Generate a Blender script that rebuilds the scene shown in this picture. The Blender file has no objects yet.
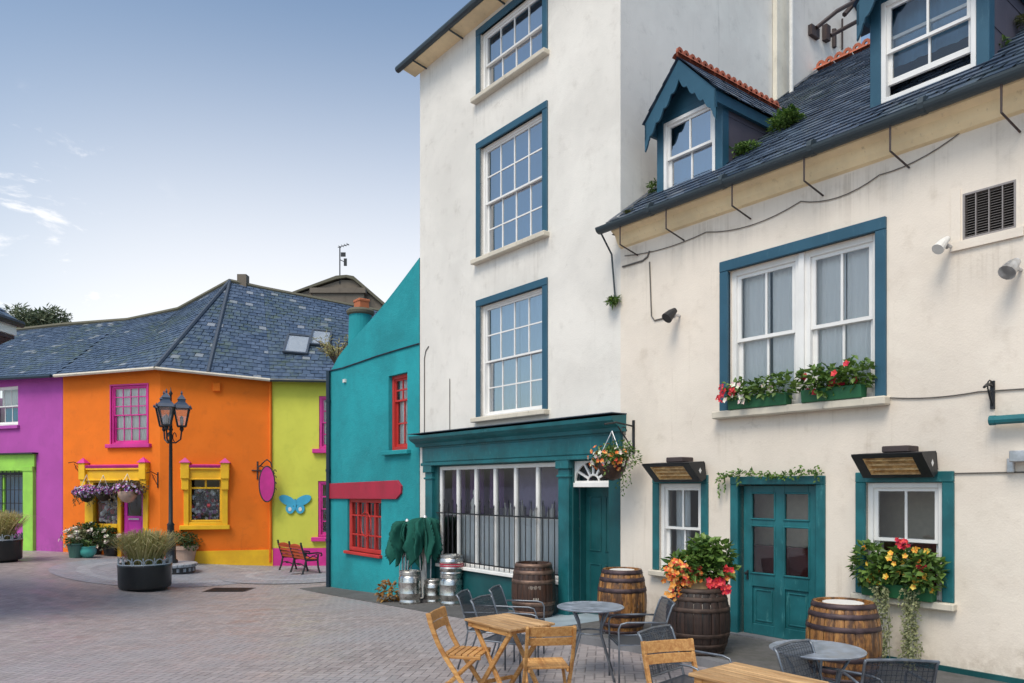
import bpy, math, random
from mathutils import Vector, Matrix
R = math.radians
scene = bpy.context.scene
COL = scene.collection
rnd = random.Random(7)

# ------------------------------------------------------------------ layout
FPX, HY, CX, CZ = 755.0, 487.0, 512.0, 2.0        # the camera: focal length in px, horizon row, eye height
_n = math.hypot(592, 755)
UX, UY = 592/_n, -755/_n                          # along the pub front, to the right
BX, BY = 755/_n, 592/_n                           # into the pub
P0 = (2.92, 9.9)

def sm(a, b, x):
    t = min(1, max(0, (x-a)/(b-a))); return t*t*(3-2*t)
def gz(x, y):
    """height of the ground: the street drops towards the square and rises a little on its left"""
    s = -((x-P0[0])*UX + (y-P0[1])*UY)
    base = -0.05*max(0, s) if s < 11.5 else -0.575-0.05*(1-math.exp(-(s-11.5)))
    return base + 0.45*sm(7.5, 15, -x)
def gp(px, py):
    z = 0.
    for i in range(60):
        Z = FPX*(CZ-z)/(py-HY); x = (px-CX)/FPX*Z
        z = .5*z+.5*gz(x, Z)
    return x, Z, z
def frame(o, ang):
    return Matrix.Translation(Vector(o)) @ Matrix.Rotation(ang, 4, 'Z')
MF = frame((P0[0], P0[1], 0), math.atan2(UY, UX))  # the pub front: x right, y into the wall, z up
I4 = Matrix.Identity(4)
def fp(px, py, y=0.0):
    r = (px-CX)/FPX
    ox = P0[0]+BX*y; oy = P0[1]+BY*y
    u = (r*oy-ox)/(UX-r*UY); Z = oy+UY*u
    return u, CZ+(HY-py)/FPX*Z
def fpf(F, px, py, y=0.0):
    """the same for any upright wall with frame F"""
    u0 = F @ Vector((0, y, 0)); d = F.to_3x3() @ Vector((1, 0, 0))
    r = (px-CX)/FPX
    u = (r*u0.y-u0.x)/(d.x-r*d.y); Z = u0.y+d.y*u
    return u, CZ+(HY-py)/FPX*Z - F.translation.z
def mg(u, y):
    p = MF @ Vector((u, y, 0)); return gz(p.x, p.y)

# ------------------------------------------------------------------ mesh helpers
WM = {}
class MB:
    def __init__(s): s.v = []; s.f = []
    def add(s, vs, fs):
        b = len(s.v); s.v += [tuple(p) for p in vs]; s.f += [tuple(b+i for i in f) for f in fs]
    def box(s, x0, x1, y0, y1, z0, z1):
        s.add([(x0,y0,z0),(x1,y0,z0),(x1,y1,z0),(x0,y1,z0),(x0,y0,z1),(x1,y0,z1),(x1,y1,z1),(x0,y1,z1)],
              [(0,3,2,1),(4,5,6,7),(0,1,5,4),(1,2,6,5),(2,3,7,6),(3,0,4,7)])
    def quad(s, a, b, c, d): s.add([a,b,c,d], [(0,1,2,3)])
    def bar(s, p, q, w, h, up=(0,0,1)):
        p = Vector(p); q = Vector(q); t = (q-p).normalized(); up = Vector(up)
        if abs(t.dot(up)) > .98: up = Vector((1,0,0))
        a = t.cross(up).normalized()*w/2; b = a.cross(t).normalized()*h/2
        vs = []
        for c in (p, q): vs += [c-a-b, c+a-b, c+a+b, c-a+b]
        s.add(vs, [(0,3,2,1),(4,5,6,7),(0,1,5,4),(1,2,6,5),(2,3,7,6),(3,0,4,7)])
    def tube(s, pts, r, n=8, cap=True):
        pts = [Vector(p) for p in pts]; m = len(pts)
        rs = r if isinstance(r, (list, tuple)) else [r]*m
        t0 = (pts[1]-pts[0]).normalized()
        a = t0.cross(Vector((0,0,1)))
        if a.length < .05: a = t0.cross(Vector((1,0,0)))
        a.normalize(); vs = []
        for i, p in enumerate(pts):
            t = (pts[min(i+1,m-1)]-pts[max(i-1,0)]).normalized()
            a = (a-t*a.dot(t)).normalized(); b = t.cross(a)
            for k in range(n):
                th = 2*math.pi*k/n; vs.append(p+(a*math.cos(th)+b*math.sin(th))*rs[i])
        fs = [(i*n+k, i*n+(k+1)%n, (i+1)*n+(k+1)%n, (i+1)*n+k) for i in range(m-1) for k in range(n)]
        if cap: fs += [tuple(range(n-1,-1,-1)), tuple((m-1)*n+k for k in range(n))]
        s.add(vs, fs)
    def lathe(s, prof, n=24, c=(0,0,0), cap=True):
        vs = []; m = len(prof)
        for r, z in prof:
            for k in range(n):
                th = 2*math.pi*k/n; vs.append((c[0]+r*math.cos(th), c[1]+r*math.sin(th), c[2]+z))
        fs = [(i*n+k, i*n+(k+1)%n, (i+1)*n+(k+1)%n, (i+1)*n+k) for i in range(m-1) for k in range(n)]
        if cap:
            if prof[0][0] > .001: fs.append(tuple(range(n-1,-1,-1)))
            if prof[-1][0] > .001: fs.append(tuple((m-1)*n+k for k in range(n)))
        s.add(vs, fs)
    def prism(s, pts, d0, d1, plane='xz'):
        """pts: outline; extruded along the third axis from d0 to d1"""
        n = len(pts)
        def P(p, d):
            return (p[0], d, p[1]) if plane == 'xz' else ((d, p[0], p[1]) if plane == 'yz' else (p[0], p[1], d))
        vs = [P(p, d0) for p in pts]+[P(p, d1) for p in pts]
        s.add(vs, [tuple(range(n)), tuple(range(2*n-1, n-1, -1))]+[(i, n+i, n+(i+1)%n, (i+1)%n) for i in range(n)])
    def leaf(s, c, d, nrm, L, W, fold=.15):
        d = Vector(d).normalized(); nrm = Vector(nrm); a = d.cross(nrm)
        if a.length < 1e-3: a = d.cross(Vector((.3,.5,.8)))
        a.normalize(); up = a.cross(d)
        c = Vector(c)
        s.add([c, c+d*L*.45+a*W/2+up*fold*W, c+d*L-up*L*.12, c+d*L*.45-a*W/2+up*fold*W], [(0,1,2),(0,2,3)])
    def leaves(s, n, c, rad, size, rg, shell=.55, asp=.55, droop=0.):
        for i in range(n):
            while True:
                p = Vector((rg.uniform(-1,1), rg.uniform(-1,1), rg.uniform(-1,1)))
                if p.length <= 1: break
            k = p.length
            if k > 1e-4: p = p/k*(k**shell)
            q = Vector((p.x*rad[0], p.y*rad[1], p.z*rad[2]))+Vector(c)
            d = Vector((p.x+rg.uniform(-.8,.8), p.y+rg.uniform(-.8,.8), p.z*.5+rg.uniform(-.5,.6)-droop))
            nn = Vector((rg.uniform(-.6,.6)+p.x*.6, rg.uniform(-.6,.6)+p.y*.6, 1))
            L = size*rg.uniform(.6,1.3)
            s.leaf(q, d, nn, L, L*asp*rg.uniform(.8,1.2))
    def flower(s, c, d, r, rg, pet=5):
        d = Vector(d).normalized(); a = d.cross(Vector((.21,.33,.9))).normalized(); b = d.cross(a); c = Vector(c)
        o = rg.uniform(0,6)
        for k in range(pet):
            th = o+2*math.pi*k/pet; w = 1.25*math.pi/pet
            m = a*math.cos(th)+b*math.sin(th); l = a*math.cos(th-w)+b*math.sin(th-w); q = a*math.cos(th+w)+b*math.sin(th+w)
            s.add([c, c+l*r*.7+d*r*.25, c+m*r+d*r*.3*rg.uniform(.4,1.3), c+q*r*.7+d*r*.25], [(0,1,2,3)])
    def build(s, name, mat, parent=None, S=None, bevel=0, smooth=False, M=None, seg=1):
        """S: frame the points were given in; parent: a thing or a part; M: where a top-level mesh stands"""
        T = WM[parent] if parent is not None else (M if M is not None else I4)
        X = T.inverted() @ (S if S is not None else T)
        me = bpy.data.meshes.new(name)
        me.from_pydata([tuple(X @ Vector(p)) for p in s.v], [], s.f)
        me.materials.append(mat)
        if smooth:
            me.polygons.foreach_set('use_smooth', [True]*len(me.polygons))
        me.update()
        o = bpy.data.objects.new(name, me); COL.objects.link(o)
        if parent is not None: o.parent = parent
        else: o.matrix_world = T
        WM[o] = T
        if bevel:
            b = o.modifiers.new('bevel', 'BEVEL'); b.width = bevel; b.segments = seg; b.limit_method = 'ANGLE'; b.angle_limit = R(40)
        return o
def tag(o, label, cat, group=None):
    o['label'] = label; o['category'] = cat
    if group: o['group'] = group
    return o
def thing(name, label, cat, M, group=None):
    o = bpy.data.objects.new(name, None); COL.objects.link(o)
    o.empty_display_size = .1; o.matrix_world = M; WM[o] = M
    return tag(o, label, cat, group)
def dup(o, M, label=None, group=None):
    def cp(src, par):
        c = src.copy(); COL.objects.link(c)
        if par is not None:
            c.parent = par; c.matrix_parent_inverse = Matrix.Identity(4)
        WM[c] = M
        for ch in list(src.children): cp(ch, c)
        return c
    r = cp(o, None); r.matrix_world = M
    if label: r['label'] = label
    if group: r['group'] = group
    return r
def struct(o, kind='structure'):
    o['kind'] = kind; return o

# ------------------------------------------------------------------ materials
def newmat(name):
    m = bpy.data.materials.new(name); m.use_nodes = True
    nt = m.node_tree; b = nt.nodes['Principled BSDF']
    return m, nt, b
def N(nt, typ, **kw):
    n = nt.nodes.new(typ)
    for k, v in kw.items():
        if k in n.inputs: n.inputs[k].default_value = v
        else: setattr(n, k, v)
    return n
def L(nt, a, b): nt.links.new(a, b)
def c4(c): return (c[0], c[1], c[2], 1)
def mixc(nt, fac, a, b, mode='MIX'):
    n = nt.nodes.new('ShaderNodeMix'); n.data_type = 'RGBA'; n.blend_type = mode
    for sock, val in ((n.inputs[0], fac), (n.inputs[6], a), (n.inputs[7], b)):
        if hasattr(val, 'is_linked'): nt.links.new(val, sock)
        elif isinstance(val, (tuple, list)): sock.default_value = c4(val)
        else: sock.default_value = val
    return n.outputs[2]
def mth(nt, op, a, b=None, clamp=False):
    n = nt.nodes.new('ShaderNodeMath'); n.operation = op; n.use_clamp = clamp
    for i, v in enumerate((a, b)):
        if v is None: continue
        if hasattr(v, 'is_linked'): nt.links.new(v, n.inputs[i])
        else: n.inputs[i].default_value = v
    return n.outputs[0]
def noise(nt, scale, detail=4, rough=.6, vec=None, dist=0):
    n = nt.nodes.new('ShaderNodeTexNoise'); n.inputs['Scale'].default_value = scale
    n.inputs['Detail'].default_value = detail; n.inputs['Roughness'].default_value = rough; n.inputs['Distortion'].default_value = dist
    if vec is not None: nt.links.new(vec, n.inputs['Vector'])
    return n.outputs['Fac']
def ramp(nt, fac, p0, p1, a=0., b=1.):
    n = nt.nodes.new('ShaderNodeMapRange'); n.interpolation_type = 'SMOOTHSTEP'
    nt.links.new(fac, n.inputs[0])
    n.inputs[1].default_value = p0; n.inputs[2].default_value = p1; n.inputs[3].default_value = a; n.inputs[4].default_value = b
    return n.outputs[0]
def objco(nt, scale=(1,1,1), rotz=0.):
    t = nt.nodes.new('ShaderNodeTexCoord'); mp = nt.nodes.new('ShaderNodeMapping')
    mp.inputs['Scale'].default_value = scale; mp.inputs['Rotation'].default_value = (0,0,rotz)
    nt.links.new(t.outputs['Object'], mp.inputs['Vector']); return mp.outputs['Vector']
def bump(nt, bsdf, h, strength=.3, dist=.02):
    b = nt.nodes.new('ShaderNodeBump'); b.inputs['Strength'].default_value = strength; b.inputs['Distance'].default_value = dist
    nt.links.new(h, b.inputs['Height']); nt.links.new(b.outputs['Normal'], bsdf.inputs['Normal'])
def island(nt): return nt.nodes.new('ShaderNodeNewGeometry').outputs['Random Per Island']

def plaster(name, col, dirt=(.3,.27,.22), amount=.35, streak=.35, bmp=.35, var=.10, foot=.5, drips=()):
    m, nt, b = newmat(name)
    co = objco(nt)
    big = noise(nt, .55, 5, .6, co, .4); mid = noise(nt, 3.2, 5, .65, co); fine = noise(nt, 45, 3, .6, co)
    lo = tuple(c*(1-var) for c in col); hi = tuple(min(.93, c*(1+var*.6)) for c in col)
    c = mixc(nt, ramp(nt, big, .3, .7), lo, hi)
    c = mixc(nt, mth(nt, 'MULTIPLY', ramp(nt, mid, .52, .78), amount*.6), c, dirt)
    sc = objco(nt, (5, 5, .28)); st = noise(nt, 1.3, 6, .7, sc, .2)
    st2 = mth(nt, 'MULTIPLY', ramp(nt, st, .55, .80), ramp(nt, noise(nt, .7, 3, .5, co), .42, .72))
    c = mixc(nt, mth(nt, 'MULTIPLY', st2, streak), c, dirt)
    # small chips and hairline cracks
    vo = nt.nodes.new('ShaderNodeTexVoronoi'); vo.feature = 'DISTANCE_TO_EDGE'; vo.inputs['Scale'].default_value = .8
    wv = nt.nodes.new('ShaderNodeVectorMath'); wv.operation = 'ADD'
    nz = nt.nodes.new('ShaderNodeTexNoise'); nz.inputs['Scale'].default_value = 2.5; nz.inputs['Detail'].default_value = 5
    L(nt, co, nz.inputs['Vector']); L(nt, nz.outputs['Color'], wv.inputs[0]); L(nt, co, wv.inputs[1]); L(nt, wv.outputs[0], vo.inputs['Vector'])
    crack = mth(nt, 'MULTIPLY', ramp(nt, vo.outputs['Distance'], .0, .012, 1, 0), ramp(nt, noise(nt, .9, 2, .5, co), .55, .68))
    c = mixc(nt, mth(nt, 'MULTIPLY', crack, .22), c, dirt)
    # splash marks and damp near the foot of the wall
    sp = nt.nodes.new('ShaderNodeSeparateXYZ'); L(nt, co, sp.inputs[0])
    ft = mth(nt, 'MULTIPLY', ramp(nt, mth(nt, 'ADD', sp.outputs[2], mth(nt, 'MULTIPLY', noise(nt, 1.8, 5, .7, co), .9)), .55, 1.0, 1, 0), ramp(nt, noise(nt, 9, 5, .7, co), .35, .65))
    c = mixc(nt, mth(nt, 'MULTIPLY', ft, foot), c, dirt)
    if drips:                                       # run-off stains under sills and gutter, (x0, x1, z, length) on the wall
        dn = noise(nt, 2.0, 5, .7, objco(nt, (7, 7, .22))); tot = None
        for x0, x1, zt, ln in drips:
            k = mth(nt, 'MULTIPLY', ramp(nt, sp.outputs[0], x0-.06, x0+.06), ramp(nt, sp.outputs[0], x1-.06, x1+.06, 1, 0))
            k = mth(nt, 'MULTIPLY', k, mth(nt, 'MULTIPLY', ramp(nt, sp.outputs[2], zt-ln, zt), ramp(nt, sp.outputs[2], zt-.01, zt+.02, 1, 0)))
            tot = k if tot is None else mth(nt, 'MAXIMUM', tot, k)
        c = mixc(nt, mth(nt, 'MULTIPLY', mth(nt, 'MULTIPLY', tot, ramp(nt, mth(nt, 'ADD', mth(nt, 'MULTIPLY', dn, .6), mth(nt, 'MULTIPLY', noise(nt, 1.6, 4, .6, co), .45)), .50, .70)), .42), c, dirt)
    pt = mth(nt, 'MULTIPLY', ramp(nt, noise(nt, .8, 3, .5, co, 1.), .56, .60), .10)
    c = mixc(nt, pt, c, tuple(min(.95, x*1.25+.02) for x in col))
    L(nt, c, b.inputs['Base Color']); b.inputs['Roughness'].default_value = .88
    h = mth(nt, 'ADD', mth(nt, 'MULTIPLY', mid, .8), mth(nt, 'MULTIPLY', fine, .35))
    bump(nt, b, h, bmp, .02)
    return m
def paint(name, col, rough=.45, wear=None, amount=.3, var=.12, bmp=.12):
    m, nt, b = newmat(name); co = objco(nt)
    n1 = noise(nt, 2.2, 5, .6, co); n2 = noise(nt, 17, 5, .7, objco(nt, (1,1,.25)))
    c = mixc(nt, ramp(nt, n1, .3, .7), tuple(x*(1-var) for x in col), tuple(min(.95, x*(1+var)) for x in col))
    if wear: c = mixc(nt, mth(nt, 'MULTIPLY', ramp(nt, n2, .58, .72), amount), c, wear)
    L(nt, c, b.inputs['Base Color'])
    L(nt, ramp(nt, n1, .2, .8, rough-.1, rough+.15), b.inputs['Roughness'])
    bump(nt, b, n2, bmp, .01)
    return m
def metal(name, col, rough=.35, met=1., var=.2):
    m, nt, b = newmat(name); co = objco(nt)
    n1 = noise(nt, 9, 5, .65, co)
    c = mixc(nt, ramp(nt, n1, .35, .7), tuple(x*(1-var) for x in col), tuple(min(1, x*(1+var)) for x in col))
    L(nt, c, b.inputs['Base Color']); b.inputs['Metallic'].default_value = met
    L(nt, ramp(nt, n1, .3, .75, max(.05, rough-.1), rough+.2), b.inputs['Roughness'])
    return m
def leafmat(name, a, b_, trans=.25, rough=.5):
    m, nt, b = newmat(name)
    c = mixc(nt, island(nt), a, b_)
    L(nt, c, b.inputs['Base Color']); b.inputs['Roughness'].default_value = rough
    tr = nt.nodes.new('ShaderNodeBsdfTranslucent'); L(nt, c, tr.inputs['Color'])
    mx = nt.nodes.new('ShaderNodeMixShader'); mx.inputs[0].default_value = trans
    L(nt, b.outputs[0], mx.inputs[1]); L(nt, tr.outputs[0], mx.inputs[2])
    L(nt, mx.outputs[0], nt.nodes['Material Output'].inputs['Surface'])
    return m
def multicol(name, cols, rough=.6):
    """one of several paint colours for each separate little piece"""
    m, nt, b = newmat(name)
    r = nt.nodes.new('ShaderNodeValToRGB'); cr = r.color_ramp; cr.interpolation = 'CONSTANT'
    while len(cr.elements) < len(cols): cr.elements.new(.5)
    for i, c in enumerate(cols):
        cr.elements[i].position = i/len(cols); cr.elements[i].color = c4(c)
    L(nt, island(nt), r.inputs[0]); L(nt, r.outputs[0], b.inputs['Base Color']); b.inputs['Roughness'].default_value = rough
    return m
def glass(name, refl=.12, tint=(.96,.98,.98), ior=1.5, rough=.03):
    m, nt, b = newmat(name); nt.nodes.remove(b)
    tr = nt.nodes.new('ShaderNodeBsdfTransparent'); tr.inputs[0].default_value = c4(tint)
    gl = nt.nodes.new('ShaderNodeBsdfGlossy'); gl.inputs['Roughness'].default_value = rough; gl.inputs['Color'].default_value = (1,1,1,1)
    fr = nt.nodes.new('ShaderNodeFresnel'); fr.inputs['IOR'].default_value = ior
    f = mth(nt, 'ADD', mth(nt, 'MULTIPLY', fr.outputs[0], 1.0), refl, clamp=True)
    co = objco(nt); bp = nt.nodes.new('ShaderNodeBump'); bp.inputs['Strength'].default_value = .06; bp.inputs['Distance'].default_value = .02
    L(nt, noise(nt, 2.2, 2, .5, co), bp.inputs['Height']); L(nt, bp.outputs[0], gl.inputs['Normal'])
    mx = nt.nodes.new('ShaderNodeMixShader'); L(nt, f, mx.inputs[0]); L(nt, tr.outputs[0], mx.inputs[1]); L(nt, gl.outputs[0], mx.inputs[2])
    L(nt, mx.outputs[0], nt.nodes['Material Output'].inputs['Surface'])
    return m
def wood(name, a, b_, axis=0, rough=.5, dark=None):
    m, nt, b = newmat(name)
    sc = [14, 14, 14]; sc[axis] = 1.2
    co = objco(nt, tuple(sc)); g = noise(nt, 2.2, 6, .65, co, .6)
    c = mixc(nt, ramp(nt, g, .3, .72), a, b_)
    il = island(nt); c = mixc(nt, mth(nt, 'MULTIPLY', il, .35), c, tuple(x*.45 for x in a))
    if dark:
        st = noise(nt, 3.2, 6, .75, objco(nt, (2.2,2.2,.8))); c = mixc(nt, mth(nt, 'MULTIPLY', ramp(nt, st, .44, .60), .85), c, dark)
    L(nt, c, b.inputs['Base Color']); L(nt, ramp(nt, g, .2, .8, rough-.1, rough+.15), b.inputs['Roughness'])
    bump(nt, b, g, .25, .004)
    return m
def slate(name, a, b_, moss=(.07,.10,.02), mossamt=.5, lich=.5, seed=0.):
    m, nt, b = newmat(name); co = objco(nt)
    il = island(nt)
    n1 = noise(nt, 5, 5, .65, co)
    c = mixc(nt, il, a, b_)
    c = mixc(nt, mth(nt, 'MULTIPLY', ramp(nt, n1, .45, .75), .5), c, tuple(min(1, x*1.9) for x in b_))
    pick = ramp(nt, mth(nt, 'FRACT', mth(nt, 'MULTIPLY', il, 37.7)), .965, .98)
    c = mixc(nt, mth(nt, 'MULTIPLY', pick, lich), c, (.34,.36,.38))
    big = noise(nt, .5, 4, .6, co)
    ms = mth(nt, 'MULTIPLY', ramp(nt, big, .46, .64), ramp(nt, noise(nt, 5, 5, .75, co), .42, .60))
    c = mixc(nt, mth(nt, 'MULTIPLY', ms, mossamt), c, moss)
    L(nt, c, b.inputs['Base Color']); L(nt, ramp(nt, n1, .3, .7, .32, .6), b.inputs['Roughness'])
    bump(nt, b, n1, .3, .01)
    return m
def plain(name, col, rough=.6, met=0.):
    m, nt, b = newmat(name); co = objco(nt); n1 = noise(nt, 12, 4, .6, co)
    c = mixc(nt, n1, tuple(x*.8 for x in col), tuple(min(1, x*1.2) for x in col))
    L(nt, c, b.inputs['Base Color']); b.inputs['Roughness'].default_value = rough; b.inputs['Metallic'].default_value = met
    return m
def cloth(name, col, trans=.4, var=.15):
    m, nt, b = newmat(name); co = objco(nt, (6,6,1)); n1 = noise(nt, 2, 4, .6, co)
    c = mixc(nt, n1, tuple(x*(1-var) for x in col), tuple(min(1, x*(1+var)) for x in col))
    L(nt, c, b.inputs['Base Color']); b.inputs['Roughness'].default_value = .9
    tr = nt.nodes.new('ShaderNodeBsdfTranslucent'); L(nt, c, tr.inputs['Color'])
    mx = nt.nodes.new('ShaderNodeMixShader'); mx.inputs[0].default_value = trans
    L(nt, b.outputs[0], mx.inputs[1]); L(nt, tr.outputs[0], mx.inputs[2])
    L(nt, mx.outputs[0], nt.nodes['Material Output'].inputs['Surface'])
    return m
def meshmat(name, col, open_=.35, met=.6):
    """woven wire: thin dark wires with holes between them"""
    m, nt, b = newmat(name); co = objco(nt)
    b.inputs['Base Color'].default_value = c4(col); b.inputs['Metallic'].default_value = met; b.inputs['Roughness'].default_value = .45
    tr = nt.nodes.new('ShaderNodeBsdfTransparent'); mx = nt.nodes.new('ShaderNodeMixShader'); mx.inputs[0].default_value = open_
    L(nt, b.outputs[0], mx.inputs[1]); L(nt, tr.outputs[0], mx.inputs[2])
    L(nt, mx.outputs[0], nt.nodes['Material Output'].inputs['Surface'])
    return m
def pavers(name, ca=(.315,.262,.252), cb=(.47,.405,.392), cc=(.385,.36,.37), jt=.65):
    """block paving: 100 x 200 mm blocks laid herringbone"""
    m, nt, b = newmat(name)
    co = objco(nt, (1/.105, 1/.105, 1), R(52-45))
    sx = nt.nodes.new('ShaderNodeSeparateXYZ'); L(nt, co, sx.inputs[0]); x, y = sx.outputs[0], sx.outputs[1]
    i = mth(nt, 'FLOOR', x); j = mth(nt, 'FLOOR', y); fx = mth(nt, 'SUBTRACT', x, i); fy = mth(nt, 'SUBTRACT', y, j)
    k = mth(nt, 'FLOORED_MODULO', mth(nt, 'SUBTRACT', i, j), 4.)
    def eq(v): return mth(nt, 'COMPARE', k, float(v))
    for n in nt.nodes:
        if n.type == 'MATH' and n.operation == 'COMPARE': n.inputs[2].default_value = .1
    e = [eq(v) for v in range(4)]
    for n in nt.nodes:
        if n.type == 'MATH' and n.operation == 'COMPARE': n.inputs[2].default_value = .1
    gx = mth(nt, 'SUBTRACT', 1., fx); gy = mth(nt, 'SUBTRACT', 1., fy)
    # distance to the joint, leaving out the side each half block shares
    dl = mth(nt, 'ADD', fx, mth(nt, 'MULTIPLY', e[1], 9.)); dr = mth(nt, 'ADD', gx, mth(nt, 'MULTIPLY', e[0], 9.))
    db = mth(nt, 'ADD', fy, mth(nt, 'MULTIPLY', e[2], 9.)); dt = mth(nt, 'ADD', gy, mth(nt, 'MULTIPLY', e[3], 9.))
    d = mth(nt, 'MINIMUM', mth(nt, 'MINIMUM', dl, dr), mth(nt, 'MINIMUM', db, dt))
    ox = mth(nt, 'SUBTRACT', i, e[1]); oy = mth(nt, 'SUBTRACT', j, e[2])
    cv = nt.nodes.new('ShaderNodeCombineXYZ'); L(nt, ox, cv.inputs[0]); L(nt, oy, cv.inputs[1])
    wn = nt.nodes.new('ShaderNodeTexWhiteNoise'); wn.noise_dimensions = '2D'; L(nt, cv.outputs[0], wn.inputs['Vector'])
    oc = objco(nt)
    big = noise(nt, .35, 4, .6, oc); mid = noise(nt, 1.7, 5, .65, oc); fine = noise(nt, 60, 3, .6, oc)
    c = mixc(nt, wn.outputs['Value'], ca, cb)
    c = mixc(nt, mth(nt, 'MULTIPLY', ramp(nt, big, .38, .62), .8), c, cc)
    c = mixc(nt, mth(nt, 'MULTIPLY', ramp(nt, mid, .45, .75), .35), c, tuple(x*.62 for x in ca))
    c = mixc(nt, mth(nt, 'MULTIPLY', fine, .25), c, tuple(x*.55 for x in ca))
    vo = nt.nodes.new('ShaderNodeTexVoronoi'); vo.inputs['Scale'].default_value = 3.1; L(nt, oc, vo.inputs['Vector'])
    c = mixc(nt, mth(nt, 'MULTIPLY', ramp(nt, vo.outputs['Distance'], .035, .06, 1, 0), .35), c, (.10,.09,.09))
    worn = mth(nt, 'MULTIPLY', ramp(nt, noise(nt, .9, 6, .7, oc, 1.5), .56, .66), .16)
    c = mixc(nt, worn, c, tuple(x*.55 for x in ca))
    joint = mth(nt, 'MULTIPLY', ramp(nt, d, .03, .10, 1, 0), ramp(nt, noise(nt, 2.6, 4, .6, oc), .30, .62, .35, 1.))
    c = mixc(nt, mth(nt, 'MULTIPLY', joint, jt), c, (.07,.065,.065))
    L(nt, c, b.inputs['Base Color'])
    L(nt, ramp(nt, mid, .3, .7, .36, .62), b.inputs['Roughness'])
    h = mth(nt, 'ADD', mth(nt, 'MULTIPLY', ramp(nt, d, .02, .14), 1.), mth(nt, 'ADD', mth(nt, 'MULTIPLY', wn.outputs['Value'], .35), mth(nt, 'MULTIPLY', fine, .2)))
    bump(nt, b, h, .6, .012)
    return m

M_ = {}
M_['tall'] = plaster('tall_plaster', (.765,.725,.665), (.33,.29,.24), .45, .65, drips=((2.0,2.35,3.62,1.5),(3.85,4.25,3.62,1.2),(2.0,4.3,6.64,.8),(2.0,2.4,6.64,1.6),(3.8,4.3,6.64,1.5),(2.0,4.3,9.73,.7),(1.95,2.4,9.73,1.5),(3.9,4.3,9.73,1.4),(.05,5.8,11.2,.8)))
M_['low'] = plaster('low_plaster', (.78,.69,.59), (.36,.28,.20), .48, .65, drips=((1.75,2.1,2.9,1.0),(3.7,4.1,2.9,1.1),(1.8,4.1,2.9,.45),(3.6,4.0,.72,.6),(4.4,4.75,.72,.6),(.05,9.5,5.6,.75),(4.7,5.4,4.42,1.0),(5.0,5.2,2.8,.8)))
M_['side'] = plaster('side_plaster', (.79,.75,.69), (.27,.25,.22), .45, .6)
M_['tealwall'] = plaster('teal_plaster', (.012,.30,.335), (.02,.20,.23), .6, .5, 1.0, .22)
M_['orange'] = plaster('orange_plaster', (.87,.185,.008), (.52,.10,.012), .5, .6, .3, .10)
M_['purple'] = plaster('purple_plaster', (.43,.075,.37), (.24,.06,.22), .45, .55, .3, .10)
M_['lime'] = plaster('lime_plaster', (.64,.64,.085), (.35,.40,.05), .35, .4, .4, .1)
M_['yellow'] = paint('yellow_paint', (.93,.49,.012), .5, (.5,.25,.02), .15)
M_['pink'] = paint('pink_paint', (.62,.03,.27), .5, (.4,.03,.2), .2)
M_['magenta'] = paint('magenta_paint', (.55,.028,.37), .45)
M_['green'] = paint('green_paint', (.30,.62,.075), .5, (.2,.4,.08), .2)
M_['teal'] = paint('teal_joinery', (.010,.118,.135), .42, (.07,.25,.26), .6, .25, .25)
M_['pier'] = paint('cream_pier', (.74,.69,.58), .8, (.4,.34,.25), .4, .1, .2)
M_['tealdark'] = paint('dark_teal_joinery', (.006,.075,.082), .42, (.03,.14,.15), .3, .2)
M_['bluesur'] = paint('blue_surround', (.022,.088,.14), .5, (.08,.17,.22), .35)
M_['white'] = paint('white_joinery', (.80,.785,.76), .5, (.55,.51,.45), .18, .05, .05)
M_['stone'] = paint('stone_sill', (.62,.56,.46), .8, (.25,.21,.16), .6, .1, .3)
M_['red'] = paint('red_joinery', (.50,.035,.03), .5, (.3,.03,.03), .3)
M_['redboard'] = paint('crimson_board', (.38,.02,.048), .5, (.3,.03,.06), .3)
M_['black'] = paint('black_iron', (.016,.017,.02), .45, (.06,.05,.045), .3)
M_['rust'] = paint('rusty_iron', (.055,.04,.04), .7, (.16,.07,.04), .6)
M_['gutter'] = paint('gutter_iron', (.035,.05,.06), .5, (.10,.09,.08), .4)
M_['pipe'] = paint('dark_blue_pipe', (.012,.03,.05), .45)
M_['cable'] = plain('grey_cable', (.12,.11,.10), .7)
M_['glass'] = glass('window_glass', .05)
M_['glassup'] = glass('high_window_glass', .38, (.55,.7,.85), 1.6)
M_['glasslow'] = glass('street_glass', .03, (.96,.98,.98), 1.45)
M_['curtain'] = cloth('net_curtain', (.93,.92,.91), .15, .06)
M_['purplecurtain'] = cloth('purple_curtain', (.22,.12,.30))
M_['greycurtain'] = cloth('grey_half_curtain', (.72,.75,.77), .12)
M_['pinkcurtain'] = cloth('pale_curtain', (.70,.66,.70))
M_['dark'] = plain('interior_shade', (.035,.03,.028), .9)  # near black colour stands in for the shade inside dormer and vent
M_['sky_sheen'] = cloth('blue_sky_sheen_cloth', (.20,.38,.58), .3)  # blue put in for the sky reflected in the high panes
M_['slate_low'] = slate('pub_slate', (.025,.042,.075), (.07,.10,.15), mossamt=.35, lich=.25)
M_['slate_far'] = slate('square_slate', (.043,.070,.120), (.080,.114,.176), mossamt=.6, lich=.6)
M_['lead'] = plain('lead_flashing', (.06,.075,.10), .5)
M_['ridge'] = paint('red_ridge_tile', (.42,.12,.065), .75, (.2,.08,.05), .5, .2, .4)
M_['cheek'] = paint('slate_hung_cheek', (.085,.075,.10), .7, (.15,.12,.13), .5)
M_['steel'] = metal('keg_steel', (.62,.60,.57), .28)
M_['alu'] = metal('grey_aluminium', (.55,.56,.58), .4, .8)
M_['chairmetal'] = metal('grey_chair_tube', (.20,.22,.25), .4, .7)
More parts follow.
